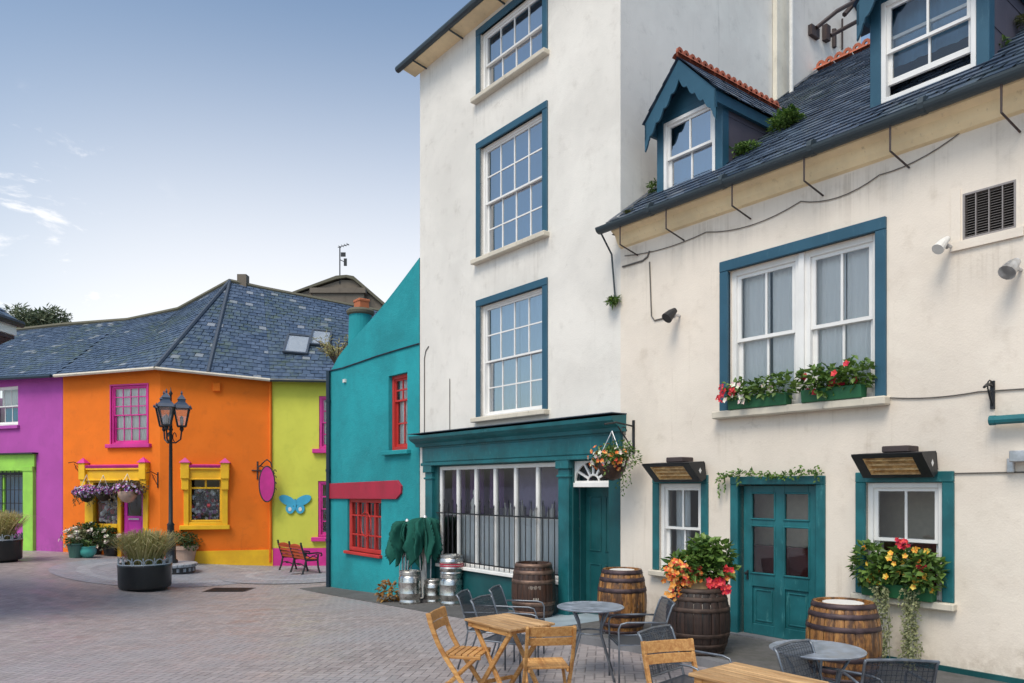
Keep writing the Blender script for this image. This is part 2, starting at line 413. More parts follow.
M_['chairmesh'] = meshmat('chair_mesh', (.07,.085,.11), .3)
M_['tabletop'] = metal('grey_table_top', (.34,.38,.44), .38, .45)
M_['pine'] = wood('honey_wood', (.43,.18,.045), (.76,.43,.15), 0)
M_['pinex'] = wood('pale_table_wood', (.40,.21,.08), (.74,.47,.23), 0, .45)
M_['barreldark'] = wood('dark_barrel_wood', (.028,.014,.010), (.085,.036,.02), 2, .4)
M_['barrelamber'] = wood('amber_barrel_wood', (.22,.085,.025), (.50,.245,.068), 2, .4, (.04,.02,.016))
M_['hoop'] = metal('barrel_hoop', (.075,.05,.055), .55, .5, .35)
M_['hoopd'] = metal('dark_barrel_hoop', (.19,.12,.09), .5, .6, .35)
M_['whitetop'] = plain('white_disc', (.72,.70,.66), .6)
M_['umb'] = cloth('green_parasol_cloth', (.006,.10,.074), .1, .35)
M_['leafd'] = leafmat('dark_leaf', (.02,.055,.015), (.06,.13,.03))
M_['leafm'] = leafmat('mid_leaf', (.03,.09,.015), (.19,.30,.06))
M_['leafp'] = leafmat('pale_leaf', (.18,.21,.09), (.38,.38,.20))
M_['leafo'] = leafmat('olive_leaf', (.055,.07,.025), (.13,.13,.05))
M_['twig'] = leafmat('brown_dry_leaf', (.12,.085,.05), (.24,.19,.10))
M_['grassm'] = leafmat('dry_grass', (.30,.30,.09), (.66,.56,.28), .3)
M_['orangef'] = multicol('orange_petals', [(.80,.20,.03),(.85,.33,.05),(.62,.06,.03),(.80,.42,.12)])
M_['redf'] = multicol('red_petals', [(.62,.02,.03),(.5,.01,.05),(.72,.06,.05)])
M_['yellowf'] = multicol('yellow_petals', [(.85,.45,.04),(.85,.60,.10),(.80,.30,.04)])
M_['purplef'] = multicol('purple_petals', [(.10,.045,.24),(.22,.05,.28),(.50,.25,.50),(.50,.52,.72),(.45,.04,.22),(.07,.12,.04),(.75,.70,.74)])
M_['whitef'] = multicol('pale_petals', [(.75,.72,.62),(.72,.50,.50),(.62,.66,.45)])
M_['display'] = multicol('window_display_bits', [(.03,.03,.03),(.80,.78,.76),(.10,.08,.08),(.45,.05,.06),(.70,.72,.76),(.06,.10,.04),(.75,.62,.55),(.85,.84,.82),(.04,.04,.05),(.35,.12,.30)])
M_['planter'] = paint('black_planter', (.017,.018,.019), .35, (.05,.05,.05), .3)
M_['scroll'] = paint('pale_scroll_iron', (.40,.44,.48), .5)
M_['terra'] = paint('faded_terracotta', (.46,.32,.25), .8, (.3,.2,.15), .4)
M_['soil'] = plain('soil', (.04,.028,.02), .95)
M_['bucket'] = paint('green_bucket', (.05,.13,.11), .5)
M_['bowl'] = paint('turquoise_bowl', (.06,.36,.33), .4)
M_['trough'] = paint('green_trough', (.015,.11,.042), .5)
M_['asphalt'] = plaster('dark_footway', (.125,.12,.12), (.05,.055,.045), .6, .0, .5, .2)
M_['kerb'] = paint('grey_kerb_stone', (.17,.17,.18), .7, (.07,.075,.06), .6, .2, .4)
M_['step'] = paint('blue_grey_step', (.33,.40,.45), .55, (.2,.22,.22), .5, .15, .3)
M_['ring'] = pavers('blue_paving_setts', (.29,.295,.33), (.42,.43,.475), (.36,.40,.45))
M_['ring2'] = pavers('pale_paving_setts', (.37,.385,.42), (.50,.53,.57), (.45,.48,.53))
M_['cover'] = plain('drain_iron', (.07,.062,.062), .6, .2)
M_['pave'] = pavers('herringbone_pavers')
M_['brown'] = plaster('brown_render', (.17,.14,.11), (.06,.05,.04), .7, .8)
M_['brownroof'] = plaster('mossy_brown_roof', (.13,.12,.085), (.07,.08,.03), .8, 0)
M_['brickred'] = paint('clay_pot', (.45,.14,.06), .8, (.25,.09,.05), .4)
M_['soffit'] = plain('brown_soffit', (.055,.032,.036), .8)
M_['lampglass'] = glass('lantern_glass', .10, (.95,.95,.95), 1.45, .1)
M_['lampblue'] = paint('blue_black_lantern', (.03,.05,.09), .35)
M_['heatel'] = metal('copper_reflector', (.85,.58,.32), .5, .6, .35)
M_['cream'] = paint('cream_cornice', (.86,.68,.42), .85, (.45,.32,.18), .45, .1, .2)
M_['bench'] = wood('red_bench_slat', (.42,.05,.018), (.60,.10,.03), 0)
M_['sky_blue'] = paint('bright_blue_paint', (.05,.38,.60), .45)
M_['dryleaf'] = leafmat('orange_dry_leaf', (.22,.09,.02), (.40,.22,.05))
M_['leafpine'] = leafmat('pine_needles', (.09,.13,.07), (.24,.27,.16))
M_['barrelblack'] = wood('blackened_barrel_wood', (.012,.008,.007), (.05,.024,.016), 2, .62)
M_['hoopblack'] = metal('blackened_hoop', (.07,.045,.035), .6, .4, .4)
M_['slat'] = plain('grey_vent_slat', (.30,.27,.26), .6, .3)
M_['lobby'] = plain('cream_lobby_wall', (.62,.55,.44), .8)
M_['seatred'] = plain('dark_red_seat', (.16,.03,.028), .6)
M_['bark'] = plain('bark', (.10,.075,.055), .95)
M_['bottle'] = multicol('bottle_glass', [(.55,.52,.45),(.30,.22,.10),(.62,.60,.58),(.08,.14,.09),(.48,.40,.30)], .25)
M_['backpanel'] = plain('violet_grey_panel', (.30,.26,.38), .8)
# ------------------------------------------------------------------ the ground
def lin(a, b, n): return [a+(b-a)*i/n for i in range(n+1)]
xs = [-900,-300,-120,-70]+lin(-45, 30, 75)+[50,90,200,500,900]
ys = [-300,-100,-40]+lin(-20, 60, 80)+[90,150,300,600,1500]
g = MB(); g.v = [(x, y, gz(x, y)) for y in ys for x in xs]; w = len(xs)
g.f = [(j*w+i, j*w+i+1, (j+1)*w+i+1, (j+1)*w+i) for j in range(len(ys)-1) for i in range(w-1)]
struct(g.build('ground', M_['pave'], smooth=True))

def strip(u0, u1, wa, wb, lift, name, mat, y1=.3, thick=.5):
    """a footway along the pub front, wa..wb metres wide"""
    m = MB(); n = max(2, int((u1-u0)/.5)); top = []; 
    for i in range(n+1):
        u = u0+(u1-u0)*i/n; wd = wa+(wb-wa)*i/n
        top.append(((u, -wd, mg(u, -wd)+lift), (u, y1, mg(u, 0)+lift)))
    for i in range(n):
        a, b = top[i]; c, d = top[i+1]
        m.quad(a, c, d, b)
        m.quad((a[0], a[1], a[2]-thick), (c[0], c[1], c[2]-thick), c, a)
    for k, fl in ((0, 0), (n, 1)):
        a, b = top[k]; q = [a, b, (b[0], b[1], b[2]-thick), (a[0], a[1], a[2]-thick)]
        m.quad(*(q if not fl else q[::-1]))
    return struct(m.build(name, mat, S=MF))
strip(-12.6, -3.35, .75, 1.25, .012, 'footway', M_['asphalt'])
strip(-2.2, 7.5, 1.42, 1.42, .085, 'raised_footway', M_['asphalt'])
strip(-2.2, 7.5, 1.56, 1.56, .095, 'kerb', M_['kerb'], y1=-1.42)
strip(-3.35, -2.2, 1.35, 1.35, .06, 'door_step', M_['step'], y1=.6)
# rings of pale setts round the lamp
LX, LY = -10.0, 22.3
def ringmesh(r0, r1, name, mat, lift):
    m = MB(); n = 72
    for k in range(n):
        a, b = 2*math.pi*k/n, 2*math.pi*(k+1)/n
        for q in range(3):
            ra = r0+(r1-r0)*q/3; rb = r0+(r1-r0)*(q+1)/3
            P = [(LX+r*math.cos(t), LY+r*math.sin(t)) for r, t in ((ra,a),(rb,a),(rb,b),(ra,b))]
            m.quad(*[(x, y, gz(x, y)+lift) for x, y in P])
    return struct(m.build(name, mat, smooth=True))
ringmesh(.3, 2.15, 'paved_circle', M_['ring'], .010)
ringmesh(2.15, 2.5, 'pale_paving_ring', M_['ring2'], .012)
ringmesh(2.5, 3.15, 'paving_ring', M_['ring'], .010)
LX, LY = -6.4, 22.6
ringmesh(.2, 1.25, 'paved_circle', M_['ring'], .018)
ringmesh(1.25, 1.5, 'pale_paving_ring', M_['ring2'], .020)
ringmesh(1.5, 2.3, 'paving_ring', M_['ring'], .018)
LX, LY = -10.0, 22.3
cx, cy, cz = gp(229, 590)
t = thing('drain_cover', 'flat dark iron cover set flush in the paving near the teal house', 'drain cover', frame((cx, cy, cz+.006), 0))
m = MB(); m.box(-.55,.55,-.4,.4,-.05,0); m.build('plate', M_['cover'], t)
m = MB()
for k in range(9): m.box(-.48,.48,-.36+k*.085,-.33+k*.085,.0015,.008)
m.build('rib', M_['black'], t)

# ------------------------------------------------------------------ walls, windows, roofs
def wall(m, u0, u1, z0, prof, holes, y0=0., th=.28):
    """upright wall with openings; prof: outline of its top as (u, z) points"""
    def top(u):
        for (a, za), (b, zb) in zip(prof, prof[1:]):
            if a <= u <= b: return za+(zb-za)*(u-a)/(b-a)
        return prof[-1][1]
    us = sorted({u0, u1, *[p[0] for p in prof], *[h[0] for h in holes], *[h[1] for h in holes]})
    zc = min(p[1] for p in prof)
    zs = sorted({z0, zc, *[h[2] for h in holes], *[h[3] for h in holes]})
    zs = [z for z in zs if z <= zc]
    for i in range(len(us)-1):
        a, b = us[i], us[i+1]
        for j in range(len(zs)-1):
            c, d = zs[j], zs[j+1]; mu, mz = (a+b)/2, (c+d)/2
            if any(h[0] < mu < h[1] and h[2] < mz < h[3] for h in holes): continue
            m.quad((a,y0,c),(b,y0,c),(b,y0,d),(a,y0,d))
        ta, tb = top(a+1e-6), top(b-1e-6)
        if max(ta, tb) > zc+1e-4:
            m.quad((a,y0,zc),(b,y0,zc),(b,y0,tb),(a,y0,ta))
    for a, b, c, d in holes:
        y1 = y0+th
        m.quad((a,y0,c),(a,y1,c),(a,y1,d),(a,y0,d)); m.quad((b,y0,c),(b,y0,d),(b,y1,d),(b,y1,c))
        m.quad((a,y0,d),(a,y1,d),(b,y1,d),(b,y0,d)); m.quad((a,y0,c),(b,y0,c),(b,y1,c),(a,y1,c))
def shell(m, u0, u1, z0, z1, y1, y0=0., front=False):
    m.quad((u0,y0,z0),(u0,y1,z0),(u0,y1,z1),(u0,y0,z1)); m.quad((u1,y0,z0),(u1,y0,z1),(u1,y1,z1),(u1,y1,z0))
    m.quad((u0,y1,z0),(u1,y1,z0),(u1,y1,z1),(u0,y1,z1)); 
    m.quad((u0,y0+.3,z0+.02),(u1,y0+.3,z0+.02),(u1,y1,z0+.02),(u0,y1,z0+.02))
def rect_frame(m, a, b, c, d, w, y0, y1, bottom=True):
    """flat frame inside the outline a..b, c..d, w wide"""
    m.box(a, a+w, y0, y1, c, d); m.box(b-w, b, y0, y1, c, d)
    m.box(a+w, b-w, y0, y1, d-w, d)
    if bottom: m.box(a+w, b-w, y0, y1, c, c+w)
def folds(m, a, b, c, d, y, amp=.025, n=5, rg=rnd, gather=0., nz=6):
    k = max(12, int((b-a)*50)); ph = rg.uniform(0, 6)
    vs = []
    for j in range(nz+1):
        t = j/nz
        for i in range(k+1):
            s = i/k; wob = amp*(math.sin(s*n*6.28+ph)+.5*math.sin(s*n*14.1+ph*2))*(.5+.5*(1-t))
            x = a+(b-a)*s
            if gather: x += gather*(1-t)*(b-a)*(.5-s)*0+gather*(1-t)*(b-a)*s*.3*math.sin(ph)
            vs.append((x, y+wob, c+(d-c)*t))
    m.add(vs, [(j*(k+1)+i, j*(k+1)+i+1, (j+1)*(k+1)+i+1, (j+1)*(k+1)+i) for j in range(nz) for i in range(k)])
def sash(parent, S, a, b, c, d, cols, rt, rb, frame_mat, reveal=.10, fw=.07, st=.05, bw=.024, meet=None, glassm=None,
         sur=None, surw=.12, surb=False, sill=None, sillm=None, curtain=None, drop=0., name='window', arch=0.):
    """a sash window in the opening a..b, c..d; sub-parts: sash, pane, surround, sill, curtain"""
    gm = glassm or M_['glass']; y = reveal
    m = MB(); rect_frame(m, a, b, c, d, fw, y, y+.12)
    W = m.build(name, frame_mat, parent, S, bevel=.006)
    ia, ib, ic, id_ = a+fw, b-fw, c+fw, d-fw
    mz = meet if meet is not None else (ic+id_)/2
    P = MB()
    for k, (z0, z1, rows, yy) in enumerate(((mz-.02, id_, rt, y+.03), (ic, mz+.02, rb, y+.072))):
        if rows == 0: continue
        if k == 1 and drop: z0 += drop; z1 += drop
        s = MB(); s.box(ia, ia+st, yy, yy+.038, z0, z1); s.box(ib-st, ib, yy, yy+.038, z0, z1)
        s.box(ia+st, ib-st, yy, yy+.038, z0, z0+st*(1.4 if k else .8)); s.box(ia+st, ib-st, yy, yy+.038, z1-st*.8, z1)
        for i in range(1, cols):
            x = ia+st+(ib-ia-2*st)*i/cols; s.box(x-bw/2, x+bw/2, yy+.006, yy+.032, z0+st*.8, z1-st*.8)
        for i in range(1, rows):
            z = z0+(z1-z0)*i/rows; s.box(ia+st, ib-st, yy+.008, yy+.030, z-bw/2, z+bw/2)
        s.build('sash', frame_mat, W, S)
        P.quad((ia+st*.5, yy+.02, z0+.01), (ib-st*.5, yy+.02, z0+.01), (ib-st*.5, yy+.02, z1-.01), (ia+st*.5, yy+.02, z1-.01))
    P.build('pane', gm, W, S)
    if sur:
        m = MB(); w = surw
        m.box(a-w, a, -.03, .05, c-(w if surb else 0), d); m.box(b, b+w, -.03, .05, c-(w if surb else 0), d); m.box(a-w, b+w, -.033, .05, d, d+w)
        if surb: m.box(a, b, -.03, .05, c-w, c)
        m.build('surround', sur, W, S, bevel=.008)
    if sill:
        m = MB(); m.box(a-sill[0], b+sill[0], -sill[1], reveal+.02, c-sill[2], c); m.build('sill', sillm or M_['stone'], W, S, bevel=.012)
    if curtain == 'two':
        q = MB(); mid = (a+b)/2; folds(q, ia, mid-.015, ic, id_, y+.15, .02, 6); folds(q, mid+.015, ib, ic, id_, y+.15, .02, 6); q.build('curtain', M_['curtain'], W, S, smooth=True)
    elif curtain == 'full':
        q = MB(); folds(q, ia, ib, ic, id_, y+.15, .02, 9); q.build('curtain', M_['curtain'], W, S, smooth=True)
    elif curtain is not None:
        q = MB(); folds(q, ia-.05, ib+.05, ic-.05, id_+.05, y+.22, .015, 4); q.build('curtain', curtain, W, S, smooth=True)
    return W
def slates(m, A, B, C, D, rows, sw, rg, lift=.022, flip=False):
    """rows of separate slates on the plane A B (eave) C D (ridge)"""
    A, B, C, D = map(Vector, (A, B, C, D))
    nrm = (B-A).cross(D-A)
    if nrm.length < 1e-6: nrm = (B-A).cross(C-A)
    nrm.normalize()
    if nrm.z < 0: nrm = -nrm
    for i in range(rows):
        t0 = i/rows; t1 = min(1, (i+1.12)/rows)
        a0, b0 = A.lerp(D, t0), B.lerp(C, t0); a1, b1 = A.lerp(D, t1), B.lerp(C, t1)
        ln = (b0-a0).length; n = max(1, int(round(ln/sw))); off = .5 if i % 2 else 0
        for k in range(-1, n+1):
            s0 = (k+off)/n; s1 = (k+1+off)/n
            s0 = max(0, s0); s1 = min(1, s1)
            if s1-s0 < .02: continue
            j = rg.uniform(-.004, .006); e = .06*(s1-s0)*rg.uniform(.2, 1)
            l0 = nrm*(lift+j); l1 = nrm*(.004+j*.2)
            dz = (a1-a0)*(rg.uniform(-.04, .04) if rg.random() > .03 else rg.uniform(-.30, -.1))
            p = [a0.lerp(b0, s0+e)+l0+dz, a0.lerp(b0, s1-e)+l0+dz, a1.lerp(b1, s1-e)+l1, a1.lerp(b1, s0+e)+l1]
            q = [p[0]-nrm*.012, p[1]-nrm*.012]
            m.add(p+q, [(0,1,2,3), (4,5,1,0)])
def deck(m, *pts): 
    m.add(pts, [tuple(range(len(pts)))])

def deckb(m, A, B, C, D, n=12):
    A, B, C, D = map(Vector, (A, B, C, D)); dn = Vector((0,0,-.03))
    vs = [A.lerp(D, j/n).lerp(B.lerp(C, j/n), i/n)+dn for j in range(n+1) for i in range(n+1)]
    m.add(vs, [(j*(n+1)+i, j*(n+1)+i+1, (j+1)*(n+1)+i+1, (j+1)*(n+1)+i) for j in range(n) for i in range(n)])
# ---- the tall white house
US = -2.05                                         # where the two pub houses meet
UL = -7.918
pub = thing('tall_pub_house', 'tall white four storey house with blue framed sash windows above a teal shopfront', 'house', MF @ Matrix.Translation((UL, 0, mg(UL, 0))))
S = MF
WH = [(-5.70,-3.87,3.32,5.44), (-5.70,-3.87,6.34,8.45), (-5.70,-3.87,9.43,10.62)]
m = MB()
wall(m, UL, US, -1.0, [(UL, 11.12), (US, 11.12)], WH+[(-7.52,-2.25,-.9,2.60)])
DP = 7.3
m.quad((UL,0,-1),(UL,DP,-1),(UL,DP,11.12),(UL,0,11.12)); m.quad((UL,DP,-1),(US,DP,-1),(US,DP,11.12),(UL,DP,11.12))
m.quad((UL,.3,2.9),(US,.3,2.9),(US,DP,2.9),(UL,DP,2.9)); m.quad((UL,.3,5.9),(US,.3,5.9),(US,DP,5.9),(UL,DP,5.9)); m.quad((UL,.3,8.9),(US,.3,8.9),(US,DP,8.9),(UL,DP,8.9))
m.quad((UL,.6,-.62),(US,.6,-.62),(US,DP,-.62),(UL,DP,-.62))
m.build('wall', M_['tall'], pub, S)
m = MB()
m.add([(US,0,-1),(US,DP,-1),(US,DP,11.9),(US,DP/2,14.2),(US,0,11.12)], [(0,1,2,3,4)])
m.add([(UL+.01,0,11.12),(UL+.01,DP,11.12),(UL+.01,DP/2,14.2)], [(0,1,2)])
m.build('gable_wall', M_['side'], pub, S)
m = MB(); rg = random.Random(3)
slates(m, (UL-.15,-.32,10.98), (US+.1,-.32,10.98), (US+.1,DP/2,14.25), (UL-.15,DP/2,14.25), 16, .35, rg)
deck(m, (UL-.15,-.32,10.97), (US+.1,-.32,10.97), (US+.1,DP/2,14.24), (UL-.15,DP/2,14.24))
deck(m, (UL-.15,DP+.3,11.72), (US+.1,DP+.3,11.72), (US+.1,DP/2,14.24), (UL-.15,DP/2,14.24))
m.build('roof', M_['slate_low'], pub, S)
m = MB(); m.prism([(0,10.84),(-.30,10.90),(-.30,10.965),(0,11.08)], UL-.2, US, 'yz'); m.build('eave_soffit', M_['cream'], pub, S)
m = MB(); m.tube([(UL-.32,-.36,10.93),(US-.02,-.36,10.93)], .07, 10); 
for k in range(5): m.bar((UL+.3+k*1.35,-.02,10.80),(UL+.3+k*1.35,-.36,10.86), .03, .02)
m.build('gutter', M_['gutter'], pub, S, smooth=False)
m = MB(); m.box(US+.01, US+.10, DP/2+.38, DP/2+.82, 5, 14.4); m.build('chimney_pier', M_['pier'], pub, S)
m = MB(); m.tube([(US+.24, DP/2+.62, 8.5),(US+.24, DP/2+.62, 14.2)], .04, 8); m.build('downpipe', M_['whitetop'], pub, S)
for i, (a, b, c, d) in enumerate(WH):
    sash(pub, S, a, b, c, d, 4, 2 if i < 2 else 1, 2 if i < 2 else 1, M_['white'], glassm=M_['glassup'], sur=M_['bluesur'], surw=.13, sill=(.17,.13,.09),
         curtain=M_['sky_sheen'] if i else 'two', fw=.05, st=.042, reveal=.06)
# shopfront
sl, sr = -7.45, -2.19
m = MB()
m.box(-7.45, -3.33, .035, .12, -.75, .42); m.box(-7.20, -3.50, .02, .05, -.25, .34)
m.box(-7.45, -7.22, .01, .14, .42, 2.6); m.box(-7.45, -2.19, .02, .14, 2.42, 2.62)
m.box(-3.15, -3.128, .17, .36, -.6, 2.42); m.box(-3.43, -3.13, .012, .16, -.75, 2.42); m.box(-2.30, -2.05, -.012, .20, -.6, 2.62)
m.build('shopfront', M_['tealdark'], pub, S, bevel=.008)
m = MB(); m.box(-7.72, -2.0, -.07, .03, 2.46, 2.86); m.box(-7.6, -2.2, -.085, -.068, 2.52, 2.80); m.box(-7.72, -2.0, -.11, -.02, 2.44, 2.50); m.build('fascia', M_['teal'], pub, S, bevel=.008)
m = MB(); m.prism([(.02,2.84),(-.13,2.84),(-.15,2.90),(-.24,2.95),(-.30,3.0),(-.31,3.06),(.02,3.10)], -7.88, -1.93, 'yz'); m.build('cornice', M_['teal'], pub, S)
m = MB(); m.box(-7.9, -1.92, -.32, .02, 3.102, 3.115); m.build('lead_flashing', M_['lead'], pub, S)
for a, b in ((-7.62,-7.36), (-3.42,-3.16)):
    m = MB(); m.box(a, b, -.06, .03, -.6, 2.30); m.box(a-.03, b+.03, -.10, .02, 2.30, 2.45); m.box(a-.02, b+.02, -.085, .02, 2.16, 2.20); m.box(a-.02,b+.02,-.09,.02,-.6,-.1); m.build('pilaster', M_['teal'], pub, S, bevel=.01)
wa, wb, wc, wd = -7.22, -3.43, .42, 2.42
m = MB(); rect_frame(m, wa, wb, wc, wd, .075, .05, .13)
for k in range(1, 6):
    x = wa+.04+(wb-wa-.08)*k/6; m.box(x-.035, x+.035, .045, .125, wc+.075, wd-.075)
m.box(wa-.02, wb+.02, -.05, .05, wc-.05, wc+.012)
W = m.build('shop_window', M_['white'], pub, S, bevel=.008)
m = MB(); m.quad((wa+.05,.09,wc+.05),(wb-.05,.09,wc+.05),(wb-.05,.09,wd-.05),(wa+.05,.09,wd-.05)); m.build('pane', M_['glasslow'], W, S)
m = MB()
for k in range(6):
    x0 = wa+.04+(wb-wa-.08)*k/6
    for q in range(4):
        x = x0+(wb-wa-.08)/6*(q+.5)/4; h = 1.62+(.10 if q % 2 else .0)
        m.tube([(x,-.02,wc+.03),(x,-.02,h)], .010, 6); m.lathe([(.016,0),(.010,.02),(.001,.06)], 6, (x,-.02,h-.005))
m.box(wa-.02, wb+.02, -.028, -.012, 1.46, 1.485); m.box(wa-.02, wb+.02, -.028, -.012, wc+.10, wc+.122)
m.build('window_bars', M_['black'], W, S)
m = MB(); folds(m, wa+.6, wb-.06, wc+.06, 1.45, .17, .012, 22); m.build('half_curtain', M_['greycurtain'], W, S, smooth=True)
m = MB(); folds(m, wa+.08, wa+.55, 1.45, 2.4, .30, .03, 4); folds(m, wa+.66, wa+1.15, 1.45, 2.4, .34, .03, 4); folds(m, wa+1.35, wa+1.8, 1.6, 2.4, .34, .03, 4); m.build('purple_curtain', M_['purplecurtain'], W, S, smooth=True)
m = MB(); m.box(wa-.1, wb+.1, .62, .65, 1.3, 2.5); m.build('back_panel', M_['backpanel'], W, S)
m = MB(); m.box(wa+.05, wb-.05, .16, .52, 1.43, 1.46); m.build('display_shelf', M_['white'], W, S)
# green door with its fanlight
m = MB(); m.box(-3.127,-2.30,.30,.35,-.16,2.0)
for a, b, c, d in ((-3.03,-2.76,.05,.75),(-2.67,-2.40,.05,.75),(-3.03,-2.76,.95,1.85),(-2.67,-2.40,.95,1.85)): rect_frame(m, a, b, c, d, .025, .285, .30)
D = m.build('door', M_['tealdark'], pub, S, bevel=.006)
m = MB(); m.box(-3.126,-2.303,.02,.34,2.0,2.07); m.build('transom', M_['white'], D, S)
m = MB(); m.lathe([(.001,0),(.028,.012),(.03,.03),(.001,.05)], 10, (-2.42,.25,.92)); m.build('handle', M_['black'], D, S)
fcx, fcz, fr = -2.72, 2.09, .40
m = MB(); pts = [(fcx+fr*math.cos(math.pi*k/20), fcz+fr*.80*math.sin(math.pi*k/20)) for k in range(21)]
m2 = [(-3.128,2.07),(-3.128,2.42),(-2.302,2.42),(-2.302,2.07),(pts[0][0],2.07)]+pts+[(pts[-1][0],2.07)]
m.prism(m2, .05, .09)
for k in range(1, 6):
    th = math.pi*k/6; m.bar((fcx+.12*math.cos(th),.08,fcz+.12*.8*math.sin(th)), (fcx+fr*1.02*math.cos(th),.08,fcz+fr*.82*math.sin(th)), .035, .03, (0,1,0))
arc = [(fcx+.13*math.cos(math.pi*k/10), .08, fcz+.105*math.sin(math.pi*k/10)) for k in range(11)]
m.tube(arc, .018, 6); m.box(fcx-.42,fcx+.42,.06,.095,2.07,2.10)
FL = m.build('fanlight', M_['white'], pub, S)
m = MB(); m.quad((-3.1,.1,2.08),(-2.32,.1,2.08),(-2.32,.1,2.41),(-3.1,.1,2.41)); m.build('pane', M_['glasslow'], FL, S)
# bottles and the figure standing in the shop window
rg = random.Random(12)
def bottle(u, h, r, kind):
    z = 1.462; labs = {0:'bottle among the row on the shelf inside the pub shop window'}
    m = MB(); m.lathe([(r*.9,0),(r,.01),(r,h*.55),(r*.75,h*.66),(r*.32,h*.74),(r*.32,h*.97),(r*.38,h)], 10)
    o = m.build('bottle', M_['bottle'], M=MF @ Matrix.Translation((u, .24+rg.uniform(0,.12), z)), smooth=True)
    tag(o, labs[0], 'bottle', 'bottles on the shelf in the shop window')
for k in range(17): bottle(-5.25+k*.102+rg.uniform(-.015,.015), rg.choice((.15,.19,.24,.30)), rg.uniform(.032,.046), 0)
fg = MB(); fg.lathe([(.09,0),(.11,.03),(.085,.12),(.10,.22),(.07,.30),(.035,.35),(.055,.41),(.05,.47),(.001,.52)], 12)
tag(fg.build('figurine', M_['whitetop'], M=MF @ Matrix.Translation((-6.25,.27,1.462)), smooth=True), 'pale statuette standing between purple curtains in the pub shop window', 'figurine')

# ---- the low white house
low = thing('low_pub_house', 'low cream house with blue slate roof, two dormers and a teal panelled door', 'house', MF @ Matrix.Translation((US, 0, 0)))
UR = 7.5
holes = [(-.09,1.86,3.0,4.85), (-1.28,-.53,.80,2.05), (1.75,2.56,.80,2.05), (.06,1.15,-.1,2.03), (2.75,3.23,4.53,5.0)]
m = MB(); wall(m, US, UR, -1, [(US,5.95),(UR,5.95)], holes)
m.quad((UR,0,-1),(UR,0,5.95),(UR,8,5.95),(UR,8,-1)); m.quad((US+.01,8,-1),(UR,8,-1),(UR,8,5.95),(US+.01,8,5.95))
m.quad((US+.01,.3,2.7),(UR,.3,2.7),(UR,8,2.7),(US+.01,8,2.7)); m.quad((US+.01,.3,.05),(UR,.3,.05),(UR,8,.05),(US+.01,8,.05)); m.quad((US+.01,.3,5.5),(UR,.3,5.5),(UR,8,5.5),(US+.01,8,5.5))
m.add([(UR,0,5.95),(UR,8,5.95),(UR,5.5,10.2)], [(0,1,2)])
m.build('wall', M_['low'], low, S)
m = MB()
m.box(-.55, -.06, -.025, .02, -.3, .30); m.box(1.3, UR, -.03, .02, -.3, .14); m.build('plinth', M_['tealdark'], low, S)
m = MB(); m.prism([(.01,5.62),(-.05,5.64),(-.10,5.70),(-.14,5.79),(-.22,5.84),(-.24,5.90),(.01,5.95)], US+.02, UR, 'yz'); m.build('cornice', M_['cream'], low, S)
def roofz(y): return 5.93+(10.15-5.93)*(y+.33)/(5.45+.33)
m = MB(); rg = random.Random(5)
slates(m, (US+.0,-.33,5.93), (UR,-.33,5.93), (UR,5.45,10.15), (US+.0,5.45,10.15), 38, .30, rg, .02)
deck(m, (US,-.31,5.925),(UR,-.31,5.925),(UR,5.45,10.145),(US,5.45,10.145)); deck(m, (US+.02,8.2,5.9),(UR,8.2,5.9),(UR,5.45,10.145),(US+.02,5.45,10.145))
RF = m.build('roof', M_['slate_low'], low, S)
def ridge_tiles(m, p, q, n, r=.085, crest=.10):
    p, q = Vector(p), Vector(q); d = (q-p)/n; t = d.normalized(); a = t.cross(Vector((0,0,1))).normalized(); up = a.cross(t)
    for k in range(n):
        o = p+d*k; e = d*.96
        vs = []
        for c in (o, o+e):
            for th in (-1.25,-.6,0,.6,1.25): vs.append(c+a*math.sin(th)*r*1.2+up*(math.cos(th)-.6)*r)
        m.add(vs, [(i, i+1, 5+i+1, 5+i) for i in range(4)])
        for cc in (.26, .74):                       # pierced round crest pieces
            c0 = o+d*cc+up*r*.32; rr = min(d.length*.25, crest*.6)
            ring = [(c0+t*rr*math.cos(x)+up*(rr*1.1*math.sin(x)+rr*.35)) for x in [2*math.pi*i/10 for i in range(10)]]
            inn = [(c0+t*rr*.35*math.cos(x)+up*(rr*.35*math.sin(x)+rr*.5)) for x in [2*math.pi*i/10 for i in range(10)]]
            for s in (-.014, .014):
                m.add([x+a*s for x in ring]+[x+a*s for x in inn], [(i, (i+1)%10, 10+(i+1)%10, 10+i) for i in range(10)])
            m.add([x+a*-.014 for x in ring]+[x+a*.014 for x in ring], [(i, (i+1)%10, 10+(i+1)%10, 10+i) for i in range(10)])
m = MB(); ridge_tiles(m, (US+.05,5.45,10.17), (UR,5.45,10.17), 26, .12, .17); m.build('ridge_tiles', M_['ridge'], RF, S)
m = MB()
m.box(US+.012, US+.03, -.2, 5.4, 5.8, 5.81)
m.add([(US+.02,-.3,roofz(-.3)+.03),(US+.16,-.3,roofz(-.3)+.03),(US+.16,5.45,10.19),(US+.02,5.45,10.19)], [(0,1,2,3)])
m.build('lead_flashing', M_['lead'], RF, S)
